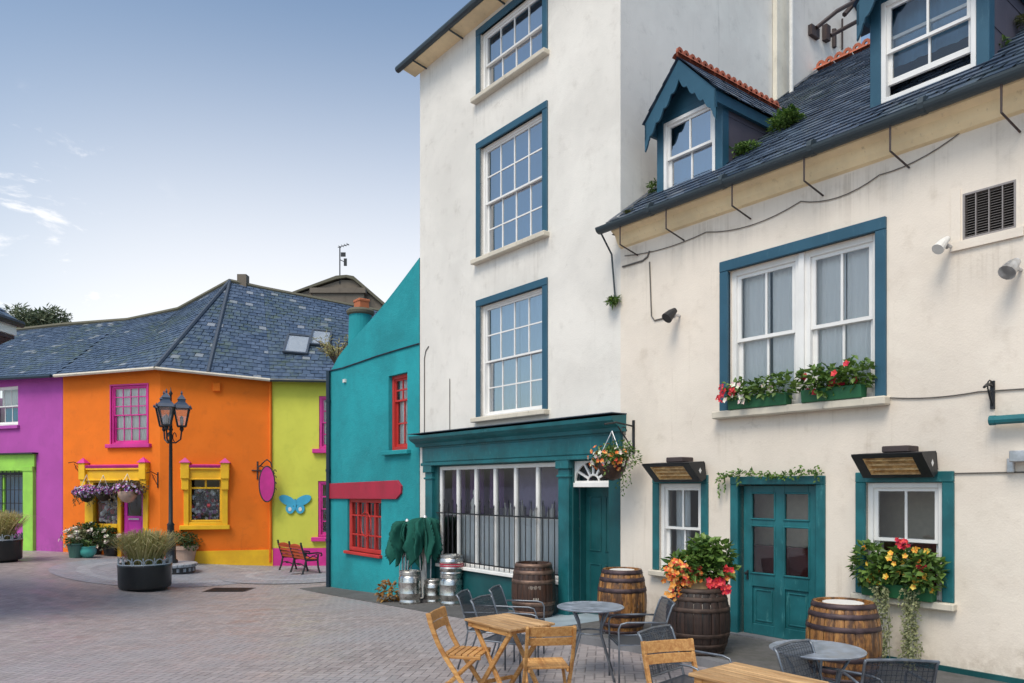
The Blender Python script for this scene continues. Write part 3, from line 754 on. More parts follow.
# half round gutter on iron brackets
m = MB(); gp_ = [(-.33+.085*math.cos(t), 5.90+.085*math.sin(t)) for t in [math.pi+math.pi*k/10 for k in range(11)]]
gp_ += [(-.33+.07*math.cos(t), 5.90+.07*math.sin(t)) for t in [2*math.pi-math.pi*k/10 for k in range(11)]]
m.prism(gp_, US-.13, UR, 'yz')
for k in range(8): 
    x = US+.9+k*1.22; m.tube([(x-.03,-.33,5.90),(x+.03,-.33,5.90)], .092, 10)
GT = m.build('gutter', M_['gutter'], low, S)
for px in (622, 668, 734, 806, 892, 1003):
    u, z = fp(px, 200, -.3)
    m = MB(); m.tube([(u,-.34,5.83),(u,-.34,5.55),(u+.05,-.015,5.44)], .011, 6); m.build('bracket', M_['rust'], GT, S)
m = MB(); m.tube([(US-.09,-.33,5.83),(US-.09,-.10,5.55),(US-.06,-.05,4.85)], .014, 8); m.build('overflow_pipe', M_['gutter'], GT, S)
# dormers
def dormer(a, b, zb, zt, wz, apex, name='dormer', openw=0., yf=.35):
    """a..b front between the posts; zb foot at the front, zt eaves of the dormer, wz window top"""
    ca = (a+b)/2; yb = lambda z: (z-5.93)/(10.15-5.93)*(5.45+.33)-.33
    ye = yb(zt)
    m = MB()
    for x in (a, b):
        m.add([(x, yf+.04, roofz(yf+.04)-.05), (x, yf+.04, zt), (x, ye, zt)], [(0,1,2)])
    for z in (zb+.42, zb+.84):                       # joints between the hung slates
        for x, s in ((a, -1), (b, 1)):
            m.box(min(x, x+s*.006), max(x, x+s*.006), yf+.05, yb(z)-.02, z, z+.012)
    Dm = m.build(name, M_['cheek'], low, S)
    m = MB(); pw = .115
    m.box(a-.01, a+pw, yf-.03, yf+.12, zb-.08, zt); m.box(b-pw, b+.01, yf-.03, yf+.12, zb-.08, zt); m.box(a, b, yf-.005, yf+.1, wz, zt+.05)
    m.add([(a-.02,yf,zt),(b+.02,yf,zt),(ca,yf,apex-.06)], [(0,1,2)])
    m.build('front_posts', M_['bluesur'], Dm, S, bevel=.006)
    ov = .06; ya = yf-.24; k = (apex-zt)/(ca-a)
    ze = zt-ov*k*.72
    m = MB()                                        # scalloped bargeboards
    for s in (-1, 1):
        top = []; bot = []; n = 48; half = (ca-a)+ov
        for i in range(n+1):
            t = i/n; x = ca+s*half*t; zt_ = apex-(apex-ze)*t
            sc = .25+.06*abs(math.sin(t*math.pi*4.5)) + (.05 if t > .86 else 0)
            if t > .9: sc += .02
            top.append((x, zt_)); bot.append((x, zt_-sc-.03))
        for i in range(n):
            q = [top[i], top[i+1], bot[i+1], bot[i]]
            m.add([(p[0], ya, p[1]) for p in q]+[(p[0], ya+.03, p[1]) for p in q], [(0,1,2,3),(7,6,5,4),(3,2,6,7),(0,4,5,1)])
        x = ca+s*half; m.box(min(x, x-s*.03), max(x, x-s*.03), ya, ya+.03, ze-.24, ze)
        m.box(min(x, x-s*.05), max(x, x-s*.05), ya+.03, yb(ze)-.02, ze-.16, ze-.01)     # eaves board along the side
    m.build('bargeboard', M_['bluesur'], Dm, S)
    m = MB(); rg = random.Random(int(a*100))
    yr = yb(apex)
    for s in (-1, 1):
        e = ca+s*((ca-a)+ov+.03)
        A = (e, ya-.03, ze-.0); B = (e, yb(ze)+.05, ze-.0); C = (ca, yr+.05, apex+.035); Dd = (ca, ya-.03, apex+.035)
        slates(m, A, B, C, Dd, 5, .3, rg, .015); deck(m, A, B, C, Dd)
    m.build('dormer_roof', M_['slate_low'], Dm, S)
    m = MB(); n = int((yr-ya)/.26); ridge_tiles(m, (ca, ya-.05, apex+.055), (ca, yr-.02, apex+.055), n, .07, .13); m.build('ridge_tiles', M_['ridge'], Dm, S)
    W = sash(Dm, MF @ Matrix.Translation((0, yf-.03, 0)), a+pw, b-pw, zb, wz, 2, 1, 1, M_['white'], reveal=.005, fw=.055, st=.045, glassm=M_['glassup'] if not openw else M_['glass'], curtain=None, drop=openw, name='dormer_window')
    # keep the window one level below the dormer: its pieces join the dormer as sub-parts
    for ch in list(W.children): ch.parent = Dm
    m = MB(); m.box(a+.02, b-.02, yf+.1, yf+.9, zb-.1, zb-.08); m.box(a+.02,b-.02,yf+.95,yf+.97,zb-.1,zt); m.build('interior_shade_panel', M_['dark'], Dm, S)  # dark sheets paint in the shade of the dormer room
    if 1:
        q = MB(); folds(q, a+pw, b-pw, zb if not openw else (zb+wz)/2-.1, wz, yf+.22, .012, 4); q.build('curtain', M_['sky_sheen'], Dm, S, smooth=True)
    return Dm
dormer(-1.60, -.44, 6.33, 7.46, 7.42, 8.10)
dormer(1.64, 2.87, 6.42, 7.62, 7.58, 8.42, openw=.16)
# double window on the first floor
for a, b in ((-.09, .90), (.96, 1.86)):
    W = sash(low, S, a, b, 3.0, 4.85, 2, 1, 1, M_['white'], reveal=.06, fw=.07, st=.055, bw=.028, curtain='two', glassm=M_['glasslow'])
m = MB(); m.box(.895,.965,.03,.2,3.0,4.85); WW = m.build('window_mullion', M_['white'], low, S)
m = MB(); m.box(-.22,-.09,-.035,.04,3.0,4.85); m.box(1.86,1.98,-.035,.04,3.0,4.85); m.box(-.22,1.98,-.038,.04,4.85,4.99); m.build('surround', M_['bluesur'], WW, S, bevel=.008)
m = MB(); m.box(-.27,2.02,-.14,.08,2.90,3.0); m.build('sill', M_['stone'], WW, S, bevel=.015)
# ground floor windows
for a, b, z0, z1 in ((-1.28,-.53,.80,2.05), (1.75,2.56,.80,2.05)):
    W = sash(low, S, a, b, z0, z1, 2, 1, 1, M_['white'], reveal=.03, fw=.06, st=.045, bw=.026, sur=M_['teal'], surw=.115, sill=(.14,.10,.08), glassm=M_['glasslow'], meet=1.42)
    q = MB()
    if a < 0: folds(q, a+.08, a+.34, z0+.05, z1-.05, .26, .02, 4); q.build('curtain', M_['greycurtain'], W, S, smooth=True)
    else:
        q.box(a-.1,b+.1,.62,.66,.7,1.35); q.build('bar_seat', M_['seatred'], W, S)
        q = MB(); q.box(a-.3,b+.3,.75,.78,1.35,2.2); q.build('back_wall', M_['lobby'], W, S)
# teal door
m = MB()
a, b, z1 = .06, 1.15, 2.03
def door_leaf(m, a, b, z0, z1, y, cols, rows_):
    """stiles and rails around the openings"""
    us = [a]+[x for c in cols for x in c]+[b]
    for i in range(0, len(us), 2): m.box(us[i], us[i+1], y, y+.045, z0, z1)
    zs = [z0]+[x for r in rows_ for x in r]+[z1]
    for c in cols:
        for i in range(0, len(zs), 2): m.box(c[0], c[1], y+.001, y+.044, zs[i], zs[i+1])
cols = [(a+.15,a+.47),(b-.47,b-.15)]; rows_ = [(.22,.78),(.98,1.50),(1.62,1.90)]
rows_ = [(.24,.72),(.90,1.49),(1.60,1.91)]
door_leaf(m, a+.02, b-.02, .10, z1-.01, .075, cols, rows_)
for c in cols:
    m.box(c[0]-.001, c[1]+.001, .10, .115, .239, .721)
    rect_frame(m, c[0]+.035, c[1]-.035, .275, .685, .02, .088, .10)
    for r in rows_[1:]: rect_frame(m, c[0]-.022, c[1]+.022, r[0]-.022, r[1]+.022, .022, .062, .076)
D = m.build('door', M_['teal'], low, S, bevel=.006)
m = MB()
for c in cols:
    for r in rows_[1:]: m.quad((c[0]-.01,.098,r[0]-.01),(c[1]+.01,.098,r[0]-.01),(c[1]+.01,.098,r[1]+.01),(c[0]-.01,.098,r[1]+.01))
m.build('pane', M_['glass'], D, S)
m = MB(); m.box(.0,1.2,.42,.46,.1,1.22); m.build('lobby_seat', M_['seatred'], D, S)
m = MB(); m.box(-.1,1.3,.6,.63,1.22,2.1); m.build('lobby_wall', M_['lobby'], D, S)
m = MB(); m.box(-.055,.06,-.03,.12,-.05,2.03); m.box(1.15,1.265,-.03,.12,-.05,2.03); m.box(-.055,1.265,-.033,.12,2.03,2.135); m.build('door_frame', M_['teal'], D, S, bevel=.008)
m = MB(); m.lathe([(.001,0),(.02,.01),(.024,.03),(.001,.045)], 10, (.15,.03,.86)); m.box(.14,.16,.06,.078,.80,.92); m.build('handle', M_['black'], D, S)
m = MB(); m.box(-.06,1.27,-.10,.3,-.2,.10); m.build('threshold', M_['kerb'], D, S)
# ventilation grille
m = MB(); rect_frame(m, 2.75,3.23,4.53,5.0,.02,.0,.05)
for k in range(17): 
    z = 4.56+k*.026; m.add([(2.77,.01,z),(3.21,.01,z),(3.21,.045,z+.02),(2.77,.045,z+.02)], [(0,1,2,3)])
for x in (2.87,2.99,3.11): m.box(x-.005,x+.005,.004,.04,4.55,4.98)
V = m.build('vent_grille', M_['slat'], low, S)
m = MB(); m.box(2.64,3.3,-.03,.0,4.43,4.52); m.box(2.64,2.735,-.012,.0,4.52,5.06); m.build('vent_sill', M_['low'], V, S)
m = MB(); m.quad((2.74,.12,4.5),(3.24,.12,4.5),(3.24,.12,5.03),(2.74,.12,5.03)); m.build('vent_back', M_['dark'], V, S)
# wiring on the front
def cable(pts, r=.008, lab='', nm='cable'):
    m = MB(); m.tube([(u, -.012, z) for u, z in pts], r, 5)
    o = m.build(nm, M_['cable'], M=MF @ Matrix.Translation((0,0,0)), S=MF); tag(o, lab, 'cable'); return o
def sag(a, b, s, n=8): return [(a[0]+(b[0]-a[0])*i/n, a[1]+(b[1]-a[1])*i/n-s*4*(i/n)*(1-i/n)) for i in range(n+1)]
cable(sag((US+.1,5.50),(-.45,5.46),.06)+sag((-.45,5.46),(.95,5.46),.10)+sag((.95,5.46),(1.9,5.47),.10)+sag((1.9,5.47),(2.9,5.72),.08), .006, 'thin cable looped along the cream cornice under the gutter')
cable([(US+.05,2.09)]+sag((US+.05,2.09),(-1.55,2.10),.03), .008, 'thin cable run from the hanging basket to the first heater')
cable(sag((2.68,2.14),(UR,2.17),.0), .007, 'thin cable on the wall right of the lowest right window')
cable(sag((2.0,2.985),(2.9,2.96),.03)+sag((2.9,2.96),(UR,3.0),.05), .007, 'thin cable along the wall from the double window sill to the rusty bracket')
cable([fp(650,262),fp(652,316),fp(655,320.5),fp(676,315.5)], .010, 'bent conduit pipe leading to the small floodlight')
cable([fp(623,267),fp(643,261),fp(648,257),fp(650,251)], .014, 'rusty pipe with an elbow beside the corner of the tall house')
cable([(-7.72,3.12),(-7.72,4.72),(-7.66,4.88),(-7.55,4.95)], .010, 'swan neck conduit at the left edge of the tall house')
cable([(-6.75,3.12),(-6.75,4.18)], .008, 'short upright conduit between the swan neck and the lowest blue window')

# ---- the teal house
teal = thing('teal_house', 'teal rendered house with swept parapet, red windows and a blank crimson board', 'house', MF @ Matrix.Translation((-12.42, 0, mg(-12.42, 0))))
prof = [fp(*q) for q in ((334,366),(338,358),(343,351),(349,344),(355,337.5),(361,331),(371,320),(379,311),(387,301),(396,289.5),(404,279))]
prof = [(-12.42,4.98)]+prof+[(UL,6.90)]
tw = [(-9.27,-8.43,2.82,4.52), (-11.37,-9.62,.42,1.72)]
m = MB(); wall(m, -12.42, UL, -1.1, prof, tw, y0=-.012)
m.quad((-12.42,-.012,-1.1),(-12.42,-.012,4.98),(-12.42,6,4.98),(-12.42,6,-1.1)); m.quad((-12.42,6,-1.1),(-12.42,6,4.98),(UL,6,4.98),(UL,6,-1.1))
for (a, za), (b, zb) in zip(prof, prof[1:]): m.quad((a,-.012,za),(b,-.012,zb),(b,.32,zb),(a,.32,za)); m.quad((a,.32,za),(b,.32,zb),(b,.32,4.7),(a,.32,4.7))
m.quad((-12.4,.3,2.4),(UL,.3,2.4),(UL,6,2.4),(-12.4,6,2.4)); m.quad((-12.4,.3,4.75),(UL,.3,4.75),(UL,6,4.75),(-12.4,6,4.75))
# raised moulding across the front
mo = [(-12.42,5.02),(-11.6,5.0),(-10.8,5.02),(-9.8,5.05),(-8.8,5.06),(UL,5.06)]
m.build('wall', M_['tealwall'], teal, S)
m = MB(); m.tube([(a,-.03,z) for a, z in mo], .017, 5); m.build('cable', M_['pipe'], teal, S)
m = MB(); m.quad((-12.3,.33,4.9),(UL,.33,6.8),(UL,6,6.8),(-12.3,6,4.9)); m.build('roof', M_['slate_far'], teal, S)
cc = (fp(360.5, 330, .34)[0], .34); zc_ = fp(360, 315, .34)[1]
m = MB(); m.lathe([(.36,4.9),(.31,5.5),(.285,zc_)], 24, (cc[0], cc[1], 0)); CH = m.build('chimney', M_['tealwall'], teal, S, smooth=False)
m = MB(); m.lathe([(.29,zc_-.02),(.34,zc_+.01),(.355,zc_+.07),(.30,zc_+.13),(.18,zc_+.16)], 24, (cc[0], cc[1], 0)); m.build('chimney_cap', M_['brownroof'], CH, S)
m = MB(); m.box(cc[0]-.14,cc[0]+.18,cc[1]-.12,cc[1]+.16,zc_+.14,zc_+.36); m.box(cc[0]-.155,cc[0]+.195,cc[1]-.135,cc[1]+.175,zc_+.30,zc_+.38); m.build('chimney_pot', M_['brickred'], CH, S, bevel=.02)
W = sash(teal, S, *tw[0], 2, 2, 2, M_['red'], reveal=.08, fw=.085, st=.05, bw=.035, curtain='full', glassm=M_['glasslow'], sill=(.16,.12,.10), sillm=M_['tealwall'], meet=3.95)
m = MB(); a, b, c, d = tw[1]; rect_frame(m, a, b, c, d, .10, .04, .14)
for k in range(1, 4): x = a+(b-a)*k/4; m.box(x-.03,x+.03,.05,.12,c+.1,d-.1)
for z in (.83,1.3): m.box(a+.1,b-.1,.055,.115,z-.02,z+.02)
W = m.build('shop_window', M_['red'], teal, S, bevel=.008)
m = MB(); m.quad((a+.05,.1,c+.05),(b-.05,.1,c+.05),(b-.05,.1,d-.05),(a+.05,.1,d-.05)); m.build('pane', M_['glasslow'], W, S)
m = MB(); folds(m, a+.1, b-.1, c+.1, 1.3, .24, .03, 12); m.build('half_curtain', M_['pinkcurtain'], W, S, smooth=True)
m = MB()
for k in range(9):
    x = a+.18+k*.17; m.tube([(x,.02,c+.12),(x,.02,d-.12)], .007, 5)
rr = [(a+.93+.26*math.cos(t), .015, 1.1+.30*math.sin(t)) for t in [2*math.pi*i/20 for i in range(21)]]; m.tube(rr, .012, 5, cap=False)
m.build('window_grille', M_['red'], W, S)
m = MB(); m.box(a-.06,b+.06,-.10,.06,c-.07,c); m.build('sill', M_['red'], W, S, bevel=.01)
m = MB(); m.prism([(-12.36,1.70),(-8.85,1.73),(-8.64,1.86),(-8.62,2.02),(-8.80,2.15),(-12.36,2.09)], -.065, -.015); m.build('signboard', M_['redboard'], teal, S, bevel=.004)
m = MB(); m.tube([(-12.36,-.08,5.0),(-12.36,-.08,-.62)], .055, 8); 
for z in (.6,2.4,4.2): m.tube([(-12.36,-.08,z),(-12.36,-.08,z+.06)], .07, 8)
m.build('downpipe', M_['pipe'], teal, S)
m = MB(); m.box(-11.55,-11.43,-.06,-.012,4.62,4.70); m.build('wall_box', M_['whitetop'], teal, S)

# ---- the coloured houses across the square
def FR(p, q):
    return frame((p[0], p[1], 0), math.atan2(q[1]-p[1], q[0]-p[0]))
Lp = ((63-CX)/FPX*25.3, 25.3); C1 = ((160-CX)/FPX*24.25, 24.25); Rp = ((272-CX)/FPX*25.15, 25.15)
Pp = ((-90-CX)/FPX*28.6, 28.6); Gp = (-4.6, 25.3)
F1 = FR(Lp, C1); F2 = FR(C1, Rp); F3 = FR(Rp, Gp); F0 = FR(Pp, Lp)
def dist(a, b): return math.hypot(b[0]-a[0], b[1]-a[1])
EZ = 2+2.83*0+3.74                                  # eaves of the square
e0 = 2+104/FPX*27; eL = 2+111.4/FPX*25.3; e1 = 2+119/FPX*24.25; eR = 2+107.4/FPX*25.15; eG = 2+105.5/FPX*25.3
orange = thing('orange_house', 'bright orange corner house with yellow shopfronts and a pink sash window', 'house', frame((C1[0], C1[1], gz(*C1)), 0))
purple = thing('purple_house', 'purple house with a lime green shopfront beside the orange house', 'house', frame((Lp[0], Lp[1], gz(*Lp)), 0))
lime = thing('lime_house', 'lime yellow house with pink plinth between the orange house and the teal house', 'house', frame((Rp[0], Rp[1], gz(*Rp)), 0))
w1 = dist(Lp, C1); w2 = dist(C1, Rp); w3 = dist(Rp, Gp); w0 = dist(Pp, Lp)
def A1(px, py): return fpf(F1, px, py)
def A2(px, py): return fpf(F2, px, py)
# orange walls
sx0, sz1 = A1(86, 478); sx1, _ = A1(147, 478)
uw = (A1(111.5, 445)[0], A1(147.5, 445)[0], A1(130, 444)[1], A1(130, 385.5)[1])
sw_ = (A1(94.5, 500)[0], A1(118.5, 500)[0], A1(106, 524)[1], A1(106, 482)[1])
dw_ = (A1(122, 500)[0], A1(144, 500)[0], gz(*C1)-.1, A1(133, 482)[1])
sh = (A2(189, 500)[0], A2(222, 500)[0], A2(205, 522)[1], A2(205, 477)[1])
m = MB()
tmp = MB(); wall(tmp, 0, w1, -1.2, [(0, eL), (w1, e1)], [uw, sw_, dw_]); m.add([F1 @ Vector(p) for p in tmp.v], tmp.f)
tmp = MB(); wall(tmp, 0, w2, -1.2, [(0, e1), (w2, eR)], [sh]); m.add([F2 @ Vector(p) for p in tmp.v], tmp.f)
bk = 33.5
m.quad((Lp[0],Lp[1],-1.2),(Lp[0],Lp[1],eL),(Lp[0]+.5,bk,eL),(Lp[0]+.5,bk,-1.2)); m.quad((Rp[0],Rp[1],-1.2),(Rp[0]-.5,bk,-1.2),(Rp[0]-.5,bk,eR),(Rp[0],Rp[1],eR)); m.quad((Lp[0],bk,-1.2),(Lp[0],bk,eL),(Rp[0],bk,eR),(Rp[0],bk,-1.2))
m.add([(Lp[0],Lp[1],2.9),(C1[0],C1[1]+.4,2.9),(Rp[0],Rp[1],2.9),(Rp[0],bk,2.9),(Lp[0],bk,2.9)], [(0,1,2,3,4)])
m.build('wall', M_['orange'], orange, I4)
# roofs
apex = Vector(((230-CX)/FPX*28.9, 28.9, 2+205/FPX*28.9))
ro = 0.30
def out(p, f, z):                                   # a point of the eave, pushed out from the wall
    n = f.to_3x3() @ Vector((0,-1,0)); return Vector((p[0], p[1], z))+n*ro+Vector((0,0,-.08))
n1 = F1.to_3x3() @ Vector((0,-1,0)); n2 = F2.to_3x3() @ Vector((0,-1,0)); n3 = F3.to_3x3() @ Vector((0,-1,0)); n0 = F0.to_3x3() @ Vector((0,-1,0))
eLp = Vector((Lp[0], Lp[1], eL-.06))+n1*ro; eC1 = Vector((C1[0], C1[1], e1-.06))+(n1+n2).normalized()*ro
um = A2(209, 370)[0]; pm = F2 @ Vector((um, 0, e1+(eR-e1)*um/w2-.06)); eMd = pm+n2*ro
eRp = Vector((Rp[0], Rp[1], eR-.06))+n2*ro*.5+n3*ro*.5; eGp = Vector((Gp[0], Gp[1], eG-.06))+n3*ro
ePp = Vector((Pp[0], Pp[1], 2+104/FPX*28.6-.06))+n0*ro
rL = Vector(((128-CX)/FPX*29.5, 29.5, 2+167/FPX*29.5)); r0 = Vector(((0-CX)/FPX*31, 31, 2+155/FPX*31)); rP = r0+(r0-rL)*1.1; rP.z = r0.z-.1
rE = Vector(((338-CX)/FPX*30.2, 30.2, 2+184/FPX*30.2)); rM = apex.lerp(rE, .30); rG = rE+(rE-apex)*.45
rg = random.Random(21); NR = 28
def hump(a, b, dz): return (a+b)/2+Vector((0,0,dz))
rLm = hump(rL, apex, -.35)
m = MB(); 
eLm = eLp.lerp(eC1, .5)
rLpu = rL+(r0-rL)*.30
slates(m, eLp, eLm, rLm, rL, NR, .27, rg); slates(m, eLm, eC1, apex, rLm, NR, .27, rg)
slates(m, eC1, eMd, apex, apex, NR, .27, rg); slates(m, eMd, eRp, rM, apex, NR, .27, rg)
deckb(m, eLp, eLm, rLm, rL); deckb(m, eLm, eC1, apex, rLm); deckb(m, eC1, eMd, apex, apex); deckb(m, eMd, eRp, rM, apex)
bb = lambda v: Vector((v.x, bk+1, 5.2))
deck(m, rL, rLm, bb(rLm), bb(rL)); deck(m, rLm, apex, bb(apex), bb(rLm)); deck(m, apex, rM, bb(rM), bb(apex))
RO = m.build('roof', M_['slate_far'], orange, I4)
m = MB()
for a, b in ((eC1, apex), (eMd, apex)): m.tube([a+Vector((0,0,.03)), a.lerp(b,.5)+Vector((0,0,.05)), b+Vector((0,0,.05))], .07, 6)
m.build('hip_flashing', M_['lead'], RO, I4)
m = MB(); m.tube([rL, rLm+Vector((0,0,.04)), apex+Vector((0,0,.04)), rM], .09, 6); m.build('ridge_tiles', M_['brownroof'], RO, I4)
m = MB(); m.box(apex.x+.25,apex.x+.6,apex.y+.05,apex.y+.4,apex.z-.2,apex.z+.32); m.build('ridge_stub', M_['brown'], RO, I4)
m = MB(); m.tube([eLp+n1*.05, eC1+n1*.05], .055, 6); m.tube([eC1+n2*.05, eRp+n2*.05], .055, 6); m.build('gutter', M_['stone'], RO, I4)
m = MB(); slates(m, ePp, eLp, rL, r0, NR, .27, rg); slates(m, ePp-(eLp-ePp), ePp, r0, rP, 10, .5, rg); deckb(m, ePp, eLp, rL, r0); deck(m, r0, rL, bb(rL), bb(r0))
RPu = m.build('roof', M_['slate_far'], purple, I4)
m = MB(); m.tube([r0, hump(r0, rL, .05), rL], .09, 6); m.build('ridge_tiles', M_['brownroof'], RPu, I4)
m = MB(); m.tube([ePp+n0*.05, eLp+n0*.05+Vector((-.1,0,0))], .06, 6); m.build('gutter', M_['pipe'], RPu, I4)
m = MB(); slates(m, eRp, eGp, rG, rM, NR, .27, rg); deckb(m, eRp, eGp, rG, rM); deck(m, rM, rG, bb(rG), bb(rM))
RL_ = m.build('roof', M_['slate_far'], lime, I4)
m = MB(); m.tube([rM, rE, rG], .09, 6); m.build('ridge_tiles', M_['brownroof'], RL_, I4)
m = MB(); m.tube([eRp+n3*.05, eGp+n3*.05], .055, 6); m.build('gutter', M_['gutter'], RL_, I4)
def skylight(parent, px, py, hw, hh, lab):
    # on the plane eMd, eRp, rG
    best = (1e9,)
    for i in range(161):
        for j in range(81):
            s, t_ = i/160*1.4-.4, j/80
            p = eRp.lerp(rM, t_).lerp(eGp.lerp(rG, t_), s)
            q = (CX+FPX*p.x/p.y-px)**2+(HY-FPX*(p.z-2)/p.y-py)**2
            if q < best[0]: best = (q, s, t_, p)
    _, s, t_, c = best
    e1_ = (eGp.lerp(rG, t_)-eRp.lerp(rM, t_)).normalized(); sl_ = rM.lerp(rG, s)-eRp.lerp(eGp, s); sl_ = (sl_-e1_*sl_.dot(e1_)).normalized(); nn = e1_.cross(sl_).normalized(); c = c+nn*.05
    X = Matrix((( e1_.x, sl_.x, nn.x, c.x),(e1_.y, sl_.y, nn.y, c.y),(e1_.z, sl_.z, nn.z, c.z),(0,0,0,1)))
    m = MB(); 
    m.box(-hw,-hw+.07,-hh,hh,0,.07); m.box(hw-.07,hw,-hh,hh,0,.07); m.box(-hw+.07,hw-.07,-hh,-hh+.07,0,.07); m.box(-hw+.07,hw-.07,hh-.07,hh,0,.07)
    o = m.build('skylight', M_['lead'], parent, X)
    m = MB(); m.quad((-hw+.05,-hh+.05,.045),(hw-.05,-hh+.05,.045),(hw-.05,hh-.05,.045),(-hw+.05,hh-.05,.045)); m.build('pane', M_['skyglass'], o, X)
    m = MB(); m.quad((-hw+.04,-hh+.04,.02),(hw-.04,-hh+.04,.02),(hw-.04,hh-.04,.02),(-hw+.04,hh-.04,.02)); m.build('sky_sheen', M_['whitetop'], o, X)  # white sheet added so the pane looks bright with reflected sky
M_['skyglass'] = glass('skylight_glass', .35, (.9,.95,1), 1.6, .08)
skylight(lime, 297.5, 345.5, .42, .66, ''); skylight(lime, 321, 340, .36, .6, '')
# orange: pink sash window
W = sash(orange, F1, *uw, 4, 3, 2, M_['pink'], reveal=.02, fw=.06, st=.045, bw=.03, curtain='full', sill=(.16,.12,.12), sillm=M_['pink'], glassm=M_['glass'], sur=M_['pink'], surw=.05)
def shopcase(parent, F, a, b, zb, zt, cap=.30):
    """yellow fascia with two consoles and pink caps"""
    m = MB(); h = zt-zb
    m.box(a, b, -.10, 0, zb, zb+h*.55); m.box(a-.04, b+.04, -.16, 0, zb+h*.55, zb+h*.66); m.box(a-.02, b+.02, -.13, 0, zb-.03, zb+.02)
    for x in (a-.02, b-.24): m.box(x, x+.26, -.2, 0, zb+h*.02, zb+h*.95); m.box(x+.02,x+.24,-.15,0,zb-.35,zb+.02)
    o = m.build('shop_fascia', M_['yellow'], parent, F, bevel=.012)
    m = MB(); m.prism([(-.16,zb+h*.66),(-.20,zb+h*.80),(0,zb+h*.86),(0,zb+h*.66)], a+.2, b-.2, 'yz')
    for x in (a-.02, b-.24): m.add([(x-.04,-.24,zb+h*.95),(x+.3,-.24,zb+h*.95),(x+.3,.0,zb+h*.95),(x-.04,.0,zb+h*.95),(x+.13,-.12,zb+h*1.25)], [(0,1,4),(1,2,4),(2,3,4),(3,0,4),(3,2,1,0)])
    m.build('cornice', M_['pink'], o, F); return o
a_, b_ = A1(83.5, 470)[0], A1(149, 470)[0]; zt_ = A1(116, 462)[1]; zb_ = A1(116, 480)[1]
shopcase(orange, F1, a_, b_, zb_, zt_)
m = MB()
for x0, x1 in ((A1(86,500)[0], sw_[0]), (sw_[1], dw_[0]), (dw_[1], A1(149,500)[0])): m.box(x0, x1, -.06, .12, -1, zb_)
m.box(sw_[0], sw_[1], -.08, .05, sw_[2]-.12, sw_[2]+.01); m.box(sw_[0], dw_[1], -.055, .1, sw_[3]-.02, zb_)
SF = m.build('shopfront', M_['yellow'], orange, F1, bevel=.01)
m = MB(); m.quad((sw_[0],.06,sw_[2]),(sw_[1],.06,sw_[2]),(sw_[1],.06,sw_[3]),(sw_[0],.06,sw_[3])); m.build('pane', M_['glasslow'], SF, F1)
def clutter(parent, F, a, b, c, d, y, n, seed):
    rg = random.Random(seed); m = MB()
    for k in range(n):
        x = rg.uniform(a, b); z = c+(d-c)*rg.random()**1.2; s = rg.uniform(.03,.09)
        m.lathe([(s*.6,-s),(s,-s*.3),(s*.9,s*.5),(s*.3,s)], 6, (x, y+rg.uniform(0,.25), z))
    m.quad((a,y+.4,c),(b,y+.4,c),(b,y+.4,d),(a,y+.4,d))
    m.build('window_display', M_['display'], parent, F)
clutter(SF, F1, sw_[0]+.04, sw_[1]-.04, sw_[2], sw_[3], .14, 150, 4)
m = MB(); zg = A1(133, 516)[1]; da, db = dw_[0]+.03, dw_[1]-.03
m.box(da, db, .06, .11, -1, zg); m.box(da, da+.12, .06, .11, zg, dw_[3]); m.box(db-.12, db, .06, .11, zg, dw_[3]); m.box(da+.12, db-.12, .06, .11, dw_[3]-.12, dw_[3])
rect_frame(m, da+.13, db-.13, -.35, zg-.15, .03, .045, .06)
D = m.build('door', M_['magenta'], orange, F1, bevel=.008)
m = MB(); m.quad((da+.1,.09,zg),(db-.1,.09,zg),(db-.1,.09,dw_[3]-.1),(da+.1,.09,dw_[3]-.1)); m.build('pane', M_['glasslow'], D, F1)
m = MB(); m.box(da+.2,db-.2,.03,.05,zg-.12,zg-.08); m.build('handle', M_['alu'], D, F1)
# right hand yellow window
a_, b_ = A2(182, 480)[0], A2(229, 480)[0]; zt_ = A2(205, 462)[1]; zb_ = A2(205, 479)[1]
shopcase(orange, F2, a_, b_, zb_, zt_)
m = MB(); rect_frame(m, sh[0], sh[1], sh[2], sh[3], .07, .02, .1); m.box(A2(184,500)[0], sh[0], -.07, .06, sh[2]-.1, zb_); m.box(sh[1], A2(228,500)[0], -.07, .06, sh[2]-.1, zb_); m.box(A2(180,500)[0], A2(230,500)[0], -.14, .05, sh[2]-.24, sh[2]-.1); m.box(sh[0],sh[1],-.05,.05,sh[2]-.1,sh[2])
zq = A2(205, 488)[1]; m.box(sh[0]+.07, sh[1]-.07, .025, .095, zq-.03, zq+.03); xm = (sh[0]+sh[1])/2; m.box(xm-.03, xm+.03, .025, .095, zq+.03, sh[3]-.07); m.box(sh[0],sh[1],-.05,.05,sh[3],zb_)
W = m.build('shop_window', M_['yellow'], orange, F2, bevel=.01)
m = MB(); m.quad((sh[0]+.05,.06,sh[2]),(sh[1]-.05,.06,sh[2]),(sh[1]-.05,.06,sh[3]),(sh[0]+.05,.06,sh[3])); m.build('pane', M_['glasslow'], W, F2)
clutter(W, F2, sh[0]+.08, sh[1]-.08, sh[2]+.05, zq-.04, .12, 190, 9)
pz = A2(250, 550)[1]; m = MB(); m.box(A2(184,550)[0], w2+.03, -.06, .02, -1.2, pz); m.build('plinth', M_['yellow'], orange, F2)
m = MB(); m.tube([F2 @ Vector((w2-.05,-.05,eR-.1)), F2 @ Vector((w2-.05,-.05,-.5))], .045, 8); m.build('downpipe', M_['orange'], orange, I4)
